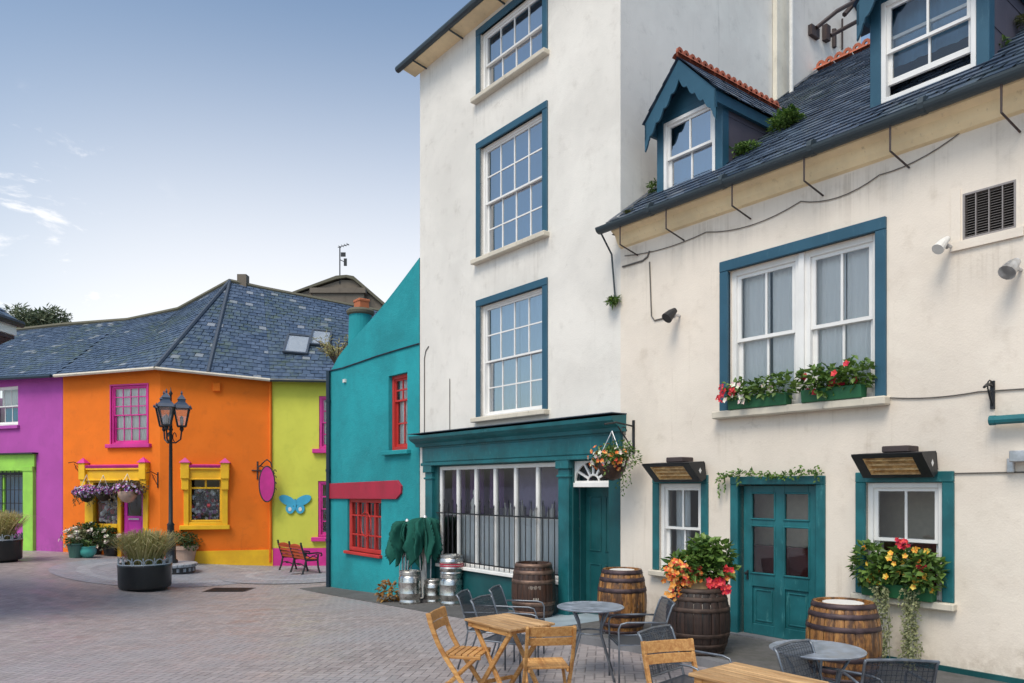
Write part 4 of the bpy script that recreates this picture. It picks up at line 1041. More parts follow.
m = MB(); u, z = A2(217, 388); m.box(u-.12,u+.12,-.12,0,z-.12,z+.16); m.build('alarm_box', M_['orange'], orange, F2, bevel=.02)
# purple house
m = MB(); pw_ = (fpf(F0,-8,400)[0], fpf(F0,18,400)[0], fpf(F0,0,426)[1], fpf(F0,0,387)[1])
ps_ = (fpf(F0,-30,500)[0], fpf(F0,26,500)[0], fpf(F0,0,519)[1], fpf(F0,0,471)[1])
tmp = MB(); eP = 2+104/FPX*28.6; wall(tmp, 0, w0, -1.2, [(0, eP), (w0, eL)], [pw_, ps_]); m.add([F0 @ Vector(p) for p in tmp.v], tmp.f)
m.quad((Pp[0],Pp[1],-1.2),(Pp[0],Pp[1],eP),(Pp[0],bk,eP),(Pp[0],bk,-1.2)); m.quad((Pp[0],bk,-1.2),(Pp[0],bk,eP),(Lp[0],bk,eL),(Lp[0],bk,-1.2)); m.quad((Lp[0]-.02,Lp[1],-1.2),(Lp[0]-.02,Lp[1],eL),(Lp[0]-.02,bk,eL),(Lp[0]-.02,bk,-1.2))
m.quad((Pp[0],Pp[1],2.9),(Lp[0],Lp[1],2.9),(Lp[0],bk,2.9),(Pp[0],bk,2.9))
m.build('wall', M_['purple'], purple, I4)
W = sash(purple, F0, *pw_, 3, 1, 1, M_['white'], reveal=.06, fw=.07, curtain=None, glassm=M_['glass'], sill=(.1,.1,.12), sillm=M_['purple'])
q = MB(); folds(q, pw_[0]+.1, pw_[1]-.1, (pw_[2]+pw_[3])/2, pw_[3], .3, .02, 6); q.build('curtain', M_['curtain'], W, F0, smooth=True)
q = MB(); q.box(pw_[0]+.3, pw_[1]-.35, .3, .33, pw_[2], pw_[2]+.65); q.build('blue_panel', M_['sky_blue'], W, F0)
m = MB(); a, b, c, d = ps_; zt2 = fpf(F0,0,455)[1]; xr = fpf(F0,36,500)[0]
m.box(a, xr+.02, -.08, 0, d, zt2); m.box(b, xr, -.12, .02, -1.2, d+.03); m.box(b-.02, xr+.02, -.15, .0, d-.02, d+.14); m.box(a, b, -.1, .03, c-.12, c)
rect_frame(m, a, b, c, d, .06, .0, .08); m.box(fpf(F0,3,500)[0]-.04, fpf(F0,3,500)[0]+.04, .0, .08, c, d)
SFp = m.build('shopfront', M_['green'], purple, F0, bevel=.01)
m = MB(); m.box(a, xr+.12, -.22, 0, zt2, zt2+.05); m.build('flashing', M_['black'], SFp, F0)
m = MB(); m.quad((a,.05,c),(b,.05,c),(b,.05,d),(a,.05,d)); m.build('pane', M_['glass'], SFp, F0)
m = MB()
for k in range(9): x = b-.12-k*.22; m.box(x-.012,x+.012,-.03,-.015,c,d)
for k in range(4): z = c+.1+(d-c-.3)*k/3; m.box(a,b,-.032,-.017,z-.012,z+.012)
for k in range(24): x = b-.06-k*.085; m.lathe([(.03,-.05),(.03,.05)], 4, (x,-.02,d-.1))
m.build('window_grille', M_['black'], SFp, F0)
m = MB(); folds(m, a, b, c, d, .25, .02, 8); m.build('curtain', M_['sky_sheen'], SFp, F0, smooth=True)
# lime house
def A3(px, py): return fpf(F3, px, py)
lw1 = (A3(319,420)[0], A3(352,420)[0], A3(325,449)[1], A3(325,396)[1]); lw2 = (A3(318,510)[0], A3(352,510)[0], A3(325,537)[1], A3(325,481)[1])
m = MB(); tmp = MB(); wall(tmp, 0, w3, -1.2, [(0, eR), (w3, eG)], [lw1, lw2]); m.add([F3 @ Vector(p) for p in tmp.v], tmp.f)
m.quad((Gp[0],Gp[1],-1.2),(Gp[0],bk,-1.2),(Gp[0],bk,eG),(Gp[0],Gp[1],eG)); m.quad((Rp[0],bk,-1.2),(Rp[0],bk,eR),(Gp[0],bk,eG),(Gp[0],bk,-1.2)); m.quad((Rp[0]+.02,Rp[1]+.1,-1.2),(Rp[0]+.02,bk,-1.2),(Rp[0]+.02,bk,eR),(Rp[0]+.02,Rp[1]+.1,eR))
m.build('wall', M_['lime'], lime, I4)
for q, rt in ((lw1, 2), (lw2, 2)):
    W = sash(lime, F3, *q, 2, rt, 2, M_['pink'], reveal=.03, fw=.09, st=.05, bw=.04, curtain='full' if q is lw1 else None, sill=(.2,.14,.14), sillm=M_['pink'], glassm=M_['glasslow'])
    if q is lw2: clutter(W, F3, q[0]+.1, q[1]-.1, q[2]+.1, q[3]-.1, .22, 60, 13)
pz = A3(300, 548)[1]; m = MB(); m.box(.03, w3, -.03, .02, -1.2, pz); m.build('plinth', M_['pink'], lime, F3)
# butterfly on the lime wall
bu, bz = A3(295.5, 504)
bt = thing('butterfly_plaque', 'bright blue flat butterfly fixed to the lime yellow wall', 'wall plaque', F3 @ Matrix.Translation((bu, -.03, bz)))
def lobe(c, rx, rz, rot, n=20): return [(c[0]+rx*math.cos(t)*math.cos(rot)-rz*math.sin(t)*math.sin(rot), c[1]+rx*math.cos(t)*math.sin(rot)+rz*math.sin(t)*math.cos(rot)) for t in [2*math.pi*i/n for i in range(n)]]
for s in (-1, 1):
    m = MB(); m.prism(lobe((s*.26,.12),.29,.15,s*.45), -.03, 0); m.build('upper_wing', M_['sky_blue'], bt)
    m = MB(); m.prism(lobe((s*.17,-.16),.14,.16,s*-.3), -.028, 0); LWg = m.build('lower_wing', M_['sky_blue'], bt)
    m = MB(); m.prism(lobe((s*.17,-.17),.055,.07,0), -.04, -.033); m.build('wing_spot', M_['whitetop'], LWg)
m = MB(); m.prism(lobe((0,-.02),.035,.2,0), -.045, 0); m.build('body', M_['sky_blue'], bt)
# oval pink sign on its bracket
su, sz = fpf(F2, 267, 484, -.40)
sg = thing('hanging_sign', 'blank pink oval sign on a scrolled iron bracket by the orange wall', 'sign', F2 @ Matrix.Translation((su, 0, sz)))
Xs = F2 @ Matrix.Translation((su, 0, sz))
cy_ = -.40
m = MB(); pts = lobe((0,0),.225,.56,0,28); m.prism([(x*1, z) for x, z in pts], cy_-.02, cy_+.02); m.build('board', M_['pink'], sg)
m = MB(); ring = [(x*1.08, cy_, z*1.04) for x, z in pts]; m.tube(ring+[ring[0]], .025, 6, cap=False); m.build('board_rim', M_['rust'], sg)
m = MB(); m.tube([(-.32,0,.15),(-.32,0,.75)], .03, 6); m.tube([(-.5,-.03,.45),(-.2,-.03,.45)], .022, 6); m.tube([(-.32,-.02,.55),(-.2,-.25,.62),(-.1,cy_,.72),(0,cy_,.80),(.12,cy_,.70),(.16,cy_,.55)], .022, 6)
sc = [(-.20+.09*math.cos(t), -.2, .50+.09*math.sin(t)) for t in [i*.5 for i in range(11)]]; m.tube(sc, .016, 5)
for k in range(4): sc = [(.25+.04*math.cos(t), cy_, .40-k*.2+.07*math.sin(t)) for t in [i*.6 for i in range(9)]]; m.tube(sc, .016, 5)
m.build('bracket', M_['rust'], sg)

# ---- brown gable house behind
gx = (347-CX)/FPX*37; gz_ = 2+209/FPX*37
br = thing('brown_house', 'weathered brown gable house rising behind the slate roofs', 'house', frame((gx, 37, -.6), 0))
m = MB(); xl, xr2 = gx-2.9, gx+3.0
m.add([(xl,37,-.6),(xr2,37,-.6),(xr2,37,gz_-2.4),(gx+.3,37,gz_-.1),(gx-.3,37,gz_-.1),(xl,37,gz_-.95)], [(0,1,2,3,4,5)])
m.quad((xl,37,-.6),(xl,37,gz_-.95),(xl,45,gz_-.95),(xl,45,-.6)); m.quad((xr2,37,-.6),(xr2,45,-.6),(xr2,45,gz_-2.4),(xr2,37,gz_-2.4)); m.quad((xl,45,-.6),(xl,45,gz_-.95),(xr2,45,gz_-2.4),(xr2,45,-.6))
m.build('wall', M_['brown'], br, I4)
m = MB(); m.prism([(xl-.8,gz_-1.25),(xl-.1,gz_-.92),(gx-.5,gz_-.08),(gx,gz_),(gx+.35,gz_-.12),(xr2+.15,gz_-2.5),(xr2+.1,gz_-2.3),(gx+.35,gz_+.06),(gx,gz_+.12),(gx-.5,gz_+.08),(xl-.8,gz_-1.1)], 36.85, 45.2); m.build('roof', M_['brownroof'], br, I4)
m = MB(); m.box(gx-1.6,gx+.9,36.6,37.4,gz_-2.2,gz_-.75); m.box(gx-1.7,gx+1.0,36.5,37.5,gz_-.85,gz_-.6); m.build('chimney_breast', M_['brown'], br, I4)
an = thing('tv_aerial', 'thin television aerial on the ridge of the brown gable house', 'aerial', frame((gx-.35, 37, gz_), 0))
m = MB(); m.tube([(0,0,-.3),(0,0,1.5)], .03, 6); m.build('mast', M_['black'], an)
m = MB(); m.tube([(-.1,0,1.5),(.45,0,1.65)], .02, 5)
for k in range(4): m.tube([(-.0+k*.13,-.25,1.5+k*.04),(-.0+k*.13,.25,1.56+k*.04)], .015, 5)
m.box(.05,.28,-.03,.03,1.05,1.25); m.tube([(0,0,.9),(.3,0,.75)], .02, 5); m.box(.2,.34,-.04,.04,.6,.95); m.build('antenna', M_['black'], an)

# ---- house whose eaves show at the left edge
lf = thing('eaves_house', 'house of which only the dark gutter and white fascia show at the left edge', 'house', frame((-10.6, 14.6, gz(-10.6, 14.6)), 0))
m = MB(); m.box(-16, -10.75, 11.9, 14.3, -.8, 4.93); m.build('wall', M_['side'], lf, I4)
m = MB(); m.box(-16, -9.82, 11.6, 14.9, 4.91, 4.98); m.quad((-9.82,14.9,4.98),(-9.82,11.6,4.98),(-9.82,11.6,4.98),(-9.82,14.9,4.98)); m.prism([(-10.75,4.48),(-9.85,4.90),(-10.75,4.90)], 11.6, 14.85); m.build('soffit', M_['soffit'], lf, I4)
m = MB(); m.box(-9.84, -9.79, 11.6, 14.92, 4.99, 5.20); m.box(-16,-9.84,14.88,14.92,4.99,5.20); m.build('fascia', M_['white'], lf, I4)
m = MB(); m.tube([(-9.72,11.5,5.22),(-9.72,14.98,5.22)], .07, 8); m.build('gutter', M_['black'], lf, I4)
m = MB(); rg = random.Random(8); slates(m, (-9.7,14.95,5.24), (-9.7,11.6,5.24), (-13.5,11.6,7.8), (-13.5,14.95,7.8), 12, .4, rg); deck(m, (-9.7,14.95,5.23), (-9.7,11.6,5.23), (-13.5,11.6,7.8), (-13.5,14.95,7.8)); deck(m, (-16,14.95,5.23), (-16,11.6,5.23), (-13.5,11.6,7.8), (-13.5,14.95,7.8)); m.build('roof', M_['slate_far'], lf, I4)
# ------------------------------------------------------------------ trees and the weeds on the roofs
def tree(x, y, h, cr, zc, label, seed, n=6400, spread=.55, mat='leafpine'):
    rg = random.Random(seed); z0 = gz(x, y)
    t = thing('pine_tree', label, 'tree', frame((x, y, z0), rg.uniform(0, 6)), 'trees behind the purple house')
    m = MB(); m.tube([(0,0,-.3),(.1,.05,h*.4),(0,.1,h*.92)], [.3,.22,.05], 8)
    lv = MB()
    for k in range(20):
        a = rg.uniform(0, 6.28); zz = h*rg.uniform(.62, .95); ln = cr*rg.uniform(.5, 1.05)*(1.15-zz/h*.55)
        tip = Vector((ln*math.cos(a), ln*math.sin(a), zz+ln*rg.uniform(.1,.45)))
        m.tube([(0,0,zz-.4), tip*.5+Vector((0,0,zz*.5-.1)), tip], [.09,.06,.02], 5)
        for q in range(5):
            c = Vector((0,0,zz-.3)).lerp(tip, .45+.14*q)
            lv.leaves(n//100, c+Vector((rg.uniform(-.3,.3),rg.uniform(-.3,.3),.12)), (cr*.30,cr*.30,cr*.13), .34, rg, .7, .3)
    m.build('trunk', M_['bark'], t); lv.build('crown', M_[mat], t)
def at(px, Z): return (px-CX)/FPX*Z
tree(at(36,46), 46, 13.2, 2.3, 0, 'tall open crowned pine behind the purple roof, the highest of the trees there', 4)
tree(at(16,49), 49, 12.9, 2.0, 0, 'grey green pine just right of the eaves at the left edge', 5)
tree(at(60,50), 50, 12.5, 1.7, 0, 'lowest pine behind the purple roof, nearest the open sky', 6)

def weed(u, y, z, rad, n, size, label, mat='leafm', cat='plant', name='roof_weed', grp=None):
    rg = random.Random(int(abs(u*1000)))
    m = MB(); ph = rg.uniform(0, 6)
    for k in range(6):
        q = (rg.uniform(-.7,.7)*rad[0], rg.uniform(-.5,.5)*rad[1], rad[2]*rg.uniform(.2,.9)); rr = rg.uniform(.25,.55)
        m.leaves(n//6, q, (rad[0]*rr, rad[1]*rr, rad[2]*rr), size, rg, .7, .4)
    m.leaves(n//5, (0,0,rad[2]*.3), (rad[0]*.9, rad[1]*.9, rad[2]*.4), size, rg, .7, .4)
    o = m.build(name, M_[mat], M=MF @ Matrix.Translation((u, y, z))); return tag(o, label, cat, grp)
def ry(z): return (z-5.93)/(10.15-5.93)*5.78-.33
u, _ = fp(745, 152, .62); weed(u, .62, roofz(.62)+.02, (.30,.20,.12), 420, .065, 'low green weed beside the foot of the left dormer, near the gutter')
u, _ = fp(785, 122, 1.2); weed(u, 1.2, roofz(1.2)+.04, (.30,.32,.20), 800, .075, 'bushy green weed on the slates where the left dormer roof ends')
u, _ = fp(655, 190, .5); weed(u, .5, roofz(.5)+.02, (.10,.10,.14), 120, .06, 'small tuft between the left dormer and the tall gable wall')
u, _ = fp(616, 309); weed(u, -.08, 4.80, (.09,.08,.08), 120, .08, 'fern tuft growing at the end of the black pipe on the wall corner')
u, _ = fp(628, 214, -.2); weed(u, -.2, 5.97, (.08,.06,.08), 40, .08, 'tiny tuft at the left end of the low roof', 'leafo')
u, _ = fp(990, 44, .55); weed(u, .7, roofz(.7)+.02, (.14,.12,.10), 180, .06, 'small bright weed beside the open window dormer'); 
u, _ = fp(1012, 30, 1.1); weed(u, 1.2, roofz(1.2)+.02, (.35,.3,.14), 420, .07, 'wide weed patch on the slates right of the open window dormer', 'leafo')
m = MB(); rg = random.Random(77)
tw_ = MB()
bx_ = MF @ Vector((fp(338, 345, .7)[0], .7, fp(338, 363, .7)[1]))
t = thing('roof_shrub', 'dry olive twiggy shrub sprouting between the teal house and the slate roof', 'shrub', Matrix.Translation(bx_))
for k in range(46):
    a = rg.uniform(0, 6.28); l = rg.uniform(.4, 1.05); tip = Vector((math.cos(a)*l*.75, math.sin(a)*l*.75, l*rg.uniform(.4, .85)))
    tw_.tube([(0,0,-.15), tip*.5+Vector((0,0,.1)), tip], [.02,.012,.004], 4)
    for q in range(11):
        c = tip*rg.uniform(.35, 1)+Vector((0,0,.05)); m.leaf(c, (rg.uniform(-1,1),rg.uniform(-1,1),rg.uniform(-.3,.8)), (rg.uniform(-1,1),rg.uniform(-1,1),1), rg.uniform(.08,.16), .035)
tw_.build('stem', M_['bark'], t); m.build('foliage', M_['grassm'], t)

# rusty bracket on the gable side of the tall house
sb = thing('gable_bracket', 'rusty lattice of iron brackets fixed high on the grey gable wall', 'bracket', MF @ Matrix.Translation((US, 0, 0)))
def sdp(px, py):
    r = (px-CX)/FPX; p = MF @ Vector((US,0,0)); t = (r*p.y-p.x)/(BX-r*BY); return t, CZ+(HY-py)/FPX*(p.y+BY*t)
m = MB()
def SP(px, py, o): t, z = sdp(px, py); return (US+o, t, z)
m.box(US, US+.08, sdp(808,35)[0], sdp(816,35)[0], sdp(812,38)[1], sdp(812,28)[1])
m.tube([SP(812,30,.1), SP(820,20,.35), SP(832,13,.5), SP(842,10,.5)], .04, 6)
m.box(US, US+.1, sdp(822,35)[0], sdp(826,35)[0], sdp(824,42)[1], sdp(824,27)[1]); m.tube([SP(826,38,.1), SP(836,32,.4), SP(847,26,.5), SP(847,-6,.5)], .04, 6)
m.tube([SP(833,48,.02), SP(833,30,.02)], .05, 6); m.tube([SP(830,22,.3), SP(838,10,.4), SP(838,-5,.4)], .05, 6); m.tube([SP(838,8,.45), SP(845,18,.45), SP(838,22,.45), SP(832,14,.45)], .035, 6)
m.tube([SP(841,50,.03), SP(840,20,.05)], .02, 5)
m.build('iron_frame', M_['rust'], sb, MF)

# ------------------------------------------------------------------ street furniture
def lamp():
    x, y = -10.08, 22.3; z = gz(x, y)
    d = thing('round_plinth', 'low round stone step with a dark panelled edge under the street lamp', 'plinth', frame((x, y, z), 0))
    m = MB(); m.lathe([(.66,-.1),(.66,.15),(.60,.16)], 40); m.build('base', M_['cover'], d)
    m = MB(); m.lathe([(.72,.16),(.74,.19),(.74,.24),(.70,.26)], 40); m.build('slab', M_['ring2'], d, smooth=False)
    m = MB()
    for k in range(22): 
        a = 2*math.pi*k/22; m.bar((.672*math.cos(a),.672*math.sin(a),.03),(.672*math.cos(a),.672*math.sin(a),.13), .08, .02, (math.cos(a),math.sin(a),0))
    m.build('edge_panel', M_['ring2'], d)
    t = thing('street_lamp', 'tall black street lamp with a cluster of blue black lanterns', 'street lamp', frame((x, y, z+.26), R(20)))
    m = MB(); m.lathe([(.20,0),(.20,.08),(.15,.12),(.14,.5),(.16,.55),(.11,.62),(.095,1.1),(.11,1.13),(.06,1.2),(.045,3.9),(.07,3.93),(.05,3.98),(.04,4.25),(.03,4.3),(.03,4.95),(.06,5.0),(.02,5.08),(.002,5.2)], 14); m.build('post', M_['black'], t, smooth=True)
    lan = [(.30, .2, 4.05), (.30, 2.3, 4.05), (.30, 4.4, 4.05)]
    for r, a, zb in lan:
        cx, cy = r*math.cos(a), r*math.sin(a)
        if r:
            m = MB(); m.tube([(0,0,3.55),(cx*.45,cy*.45,3.55),(cx*.9,cy*.9,3.66),(cx,cy,zb-.12),(cx,cy,zb)], .025, 6)
            sp_ = [(cx*(.35+.16*math.cos(q)), cy*(.35+.16*math.cos(q)), 3.72+.13*math.sin(q)) for q in [i*.55 for i in range(10)]]; m.tube(sp_, .015, 5); m.build('arm', M_['black'], t)
        Tt = WM[t] @ Matrix.Translation((cx, cy, zb))
        m = MB(); b, w, h = .11, .205, .52
        for sx in (-1, 1):
            for sy in (-1, 1): m.bar((sx*b,sy*b,0),(sx*w,sy*w,h), .03, .03)
        for zz, q in ((0,b),(h,w)):
            for s in (-1, 1): m.box(-q,q,s*q-.018,s*q+.018,zz-.018,zz+.018); m.box(s*q-.018,s*q+.018,-q,q,zz-.018,zz+.018)
        m.box(-b,b,-b,b,-.03,0); m.lathe([(.03,-.16),(.06,-.1),(.05,-.03)], 8)
        Lh = m.build('lantern', M_['black'], t, Tt)
        m = MB()
        for k in range(4):
            a0 = k*math.pi/2
            q = [Matrix.Rotation(a0, 3, 'Z') @ Vector(p) for p in ((-b,-b,0),(b,-b,0),(w,-w,h),(-w,-w,h))]; m.quad(*q)
        m.build('lantern_glass', M_['lampglass'], Lh, Tt)
        m = MB(); w2 = w+.04
        prof = [(w2,h),(w2*.8,h+.10),(w2*.42,h+.20),(w2*.40,h+.26),(w2*.5,h+.27),(w2*.25,h+.36),(.02,h+.42),(.03,h+.46),(.004,h+.54)]
        vs = []; 
        for r_, z_ in prof:
            for k in range(4): a0 = math.pi/4+k*math.pi/2; vs.append((r_*1.414*math.cos(a0), r_*1.414*math.sin(a0), z_))
        m.add(vs, [(i*4+k, i*4+(k+1)%4, (i+1)*4+(k+1)%4, (i+1)*4+k) for i in range(len(prof)-1) for k in range(4)]+[(3,2,1,0)])
        for sx in (-1, 1):
            for sy in (-1, 1): m.lathe([(.02,0),(.03,.04),(.002,.10)], 6, (sx*w2,sy*w2,h))
        m.build('lantern_roof', M_['lampblue'], Lh, Tt)
        m = MB(); m.lathe([(.03,0),(.05,.12),(.05,.26),(.002,.32)], 8); m.build('lantern_bulb', M_['whitetop'], Lh, Tt, smooth=True)
lamp()

def planter(x, y, label, seed, lean=0.):
    rg = random.Random(seed); z = gz(x, y)
    t = thing('round_planter', label, 'planter', frame((x, y, z), rg.uniform(0, 6)), 'round black planters of grass in the square')
    m = MB(); m.lathe([(.50,-.04),(.50,.03),(.59,.06),(.61,.10),(.62,.56),(.63,.60),(.625,.635),(.58,.635),(.57,.56)], 48, cap=False); m.build('tub', M_['planter'], t, smooth=True)
    m = MB(); m.lathe([(.001,.585),(.60,.585)], 32, cap=False); m.build('soil', M_['soil'], t)
    m = MB(); n = 15
    for k in range(n):
        a = 2*math.pi*(k+.5)/n; c = Vector((.60*math.cos(a), .60*math.sin(a), .70)); tt = Vector((-math.sin(a), math.cos(a), 0))
        m.tube([c+tt*.10*math.cos(q)+Vector((0,0,.085*math.sin(q))) for q in [2*math.pi*i/12 for i in range(13)]], .013, 5, cap=False)
        m.tube([c+tt*.13+Vector((0,0,-.09)), c+tt*.125+Vector((0,0,.12))], .014, 5)
    m.tube([(.61*math.cos(q), .61*math.sin(q), .645) for q in [2*math.pi*i/40 for i in range(41)]], .02, 6, cap=False)
    m.build('scroll_rail', M_['scroll'], t)
    m = MB()
    for k in range(1500):
        a = rg.uniform(0, 6.28); r0 = .36*math.sqrt(rg.random()); d = Vector((math.cos(a+rg.uniform(-.5,.5)), math.sin(a+rg.uniform(-.5,.5)), 0))
        l = rg.uniform(.75, 1.35); sp = rg.uniform(.15, 1.0)*(.30+r0*1.3)
        p = Vector((r0*math.cos(a), r0*math.sin(a), .58)); w = rg.uniform(.006, .013)
        s = Vector((-d.y, d.x, 0))*w; hh = l*(.80-.22*sp)
        q = [p, p+d*sp*.25*l+Vector((0,0,hh*.5)), p+d*sp*.62*l+Vector((0,0,hh*.9)), p+d*sp*1.08*l+Vector((0,0,hh*(.95-.22*sp)))]
        ws = [1., .95, .7, .1]
        m.add([v+s*k_ for v, k_ in zip(q, ws)]+[v-s*k_ for v, k_ in zip(q, ws)], [(i, i+1, 5+i, 4+i) for i in range(3)])
    m.build('grass', M_['grassm'], t)
px_, py_, pz_ = gp(145, 592)
planter(px_*(1+.45/py_), py_+.45, 'round black planter of tall dry grass in the middle of the square', 31)
px_, py_, pz_ = gp(-13, 563); planter(px_, py_+.45, 'round black planter of grass cut off by the left edge of the picture', 32)

# bench, seen from behind: slatted back, cast iron ends
bx0, by0, _ = gp(281, 570.5); bx1, by1, _ = gp(304, 575.0)
ang = math.atan2(by1-by0, bx1-bx0)
bt = thing('park_bench', 'bench with red slats and black cast iron ends before the lime yellow wall', 'bench', frame(((bx0+bx1)/2, (by0+by1)/2, gz(bx0, by0)), ang))
BL = math.hypot(bx1-bx0, by1-by0)/2                 # local: x along the bench, y towards its front
m = MB()
def supp(x):
    m = MB()
    m.tube([(x,-.06,0),(x,.02,.22),(x,.06,.42),(x,-.02,.66),(x,-.10,.92)], [.03,.028,.03,.028,.03], 6)
    m.tube([(x,.52,0),(x,.46,.2),(x,.44,.42),(x,.46,.60)], [.03,.028,.03,.028], 6)
    m.tube([(x,-.03,.66),(x,.2,.63),(x,.42,.64),(x,.56,.62),(x,.58,.56),(x,.54,.54)], .026, 6)
    m.tube([(x,.05,.42),(x,.46,.42)], .025, 6)
    m.tube([(x,.03,.2)]+[(x,.25+.22*math.cos(math.pi-q), .2+.14*math.sin(q)) for q in [i*.35 for i in range(10)]]+[(x,.46,.2)], .016, 5)
    m.tube([(x,.02,.62),(x,.2,.5),(x,.42,.60)], .014, 5); m.tube([(x,.1,.45),(x,.28,.56),(x,.44,.48)], .014, 5)
    m.lathe([(.001,0),(.035,.02),(.03,.05),(.001,.07)], 8, (x,-.10,.91))
    m.box(x-.04,x+.04,-.11,.02,-.01,.02); m.box(x-.04,x+.04,.46,.58,-.01,.02)
    m.build('iron_end', M_['black'], bt)
for x in (-BL, 0, BL): supp(x)
m = MB()
for z, y in ((.50,.045),(.60,.01),(.70,-.03),(.80,-.065)):
    for a, b in ((-BL+.03,-.03),(.03,BL-.03)): m.bar((a,y,z),(b,y,z), .03, .075)
for a, b in ((-BL+.02,-.02),(.02,BL-.02)):
    pts = [(a+(b-a)*i/10, .86+.05*math.sin(math.pi*i/10)) for i in range(11)]; m.prism(pts+[(b,.83),(a,.83)], -.095, -.065)
m.build('backrest', M_['bench'], bt, bevel=.006)
m = MB()
for k in range(5): m.bar((-BL,.10+k*.085,.45),(BL,.10+k*.085,.45), .07, .03)
m.build('seat', M_['bench'], bt, bevel=.006)
m = MB(); 
for a, b in ((-BL,0),(0,BL)):
    m.tube([(a+(b-a)*i/8, .03, .25+.06*math.sin(math.pi*i/8)) for i in range(9)], .018, 5); m.lathe([(.06,-.02),(.06,.02)], 8, ((a+b)/2,.03,.29))
m.build('stretcher', M_['black'], bt)

# pots before the orange house
def shrub(x, y, rad, label, leaf, n, size, seed, fl=None, nf=0, pot=None, fsize=.05):
    rg = random.Random(seed); z = gz(x, y)
    t = thing('potted_shrub', label, 'potted plant', frame((x, y, z), 0), 'potted plants before the orange house')
    m = MB(); h0 = .0
    if pot == 'bucket': m.lathe([(.17,0),(.22,.40),(.24,.41),(.24,.44),(.19,.44)], 20); m.build('bucket', M_['bucket'], t, smooth=False); h0 = .40
    elif pot == 'bowl': m.lathe([(.13,0),(.24,.12),(.26,.22),(.22,.32),(.25,.35),(.20,.35)], 20); m.build('bowl', M_['bowl'], t, smooth=True); h0 = .32
    elif pot == 'terra': m.lathe([(.24,0),(.33,.46),(.38,.47),(.39,.58),(.34,.58)], 24); m.build('pot', M_['terra'], t); h0 = .56
    else: m.lathe([(.20,0),(.26,.30),(.28,.30),(.28,.34),(.22,.34)], 18); m.build('pot', M_['planter'], t); h0 = .28
    s = MB()
    for k in range(7): a = rg.uniform(0,6.28); s.tube([(0,0,h0-.05),(rad[0]*.4*math.cos(a),rad[1]*.4*math.sin(a),h0+rad[2]),(rad[0]*.7*math.cos(a),rad[1]*.7*math.sin(a),h0+rad[2]*1.5)], [.015,.01,.005], 5)
    s.build('stem', M_['bark'], t)
    m = MB(); c = (0,0,h0+rad[2]*.62)
    for k in range(9):
        q = (c[0]+rg.uniform(-.6,.6)*rad[0], c[1]+rg.uniform(-.6,.6)*rad[1], c[2]+rg.uniform(-.55,.6)*rad[2]); rr = rg.uniform(.35,.6)
        m.leaves(n//9, q, (rad[0]*rr, rad[1]*rr, rad[2]*rr), size, rg, .6)
    m.build('foliage', M_[leaf], t)
    if fl:
        m = MB()
        for k in range(nf):
            d = Vector((rg.gauss(0,1), rg.gauss(0,1)-.6, rg.gauss(0,.8)+.2)).normalized(); p = Vector(c)+Vector((d.x*rad[0],d.y*rad[1],d.z*rad[2]))*rg.uniform(.85,1.05)
            for q in range(7): m.flower(p+Vector((rg.uniform(-1,1),rg.uniform(-1,1),rg.uniform(-1,1)))*fsize, d+Vector((rg.uniform(-.5,.5),0,rg.uniform(-.5,.5))), fsize, rg, 4)
        m.build('blossom', M_[fl], t)
    return t
x, y, _ = gp(66, 556); shrub(x, y+.55, (.45,.40,.40), 'pale flowered shrub at the left end of the pots before the orange house', 'leafp', 1500, .085, 41, 'whitef', 22)
x, y, _ = gp(84, 556); shrub(x, y+.75, (.62,.5,.50), 'tall dark green shrub in the middle of the pots before the orange house', 'leafd', 2400, .10, 42, 'whitef', 6)
x, y, _ = gp(103, 557); shrub(x, y+.5, (.58,.45,.42), 'rounded dark shrub with pale pink blossoms next to the magenta door', 'leafd', 1900, .095, 43, 'whitef', 16)
x, y, _ = gp(75.5, 557.5); shrub(x, y, (.26,.2,.14), 'dark green bucket with a few leaves at the foot of the shrubs', 'leafd', 160, .11, 44, pot='bucket')
x, y, _ = gp(87.5, 557.5); shrub(x, y, (.26,.2,.14), 'turquoise bowl of small leaves at the foot of the shrubs', 'leafm', 160, .09, 45, pot='bowl')
x, y, _ = gp(180, 564.5); shrub(x+.05, y+.3, (.50,.42,.30), 'round leafy plant in a faded terracotta pot by the yellow plinth', 'leafd', 1400, .08, 46, pot='terra')

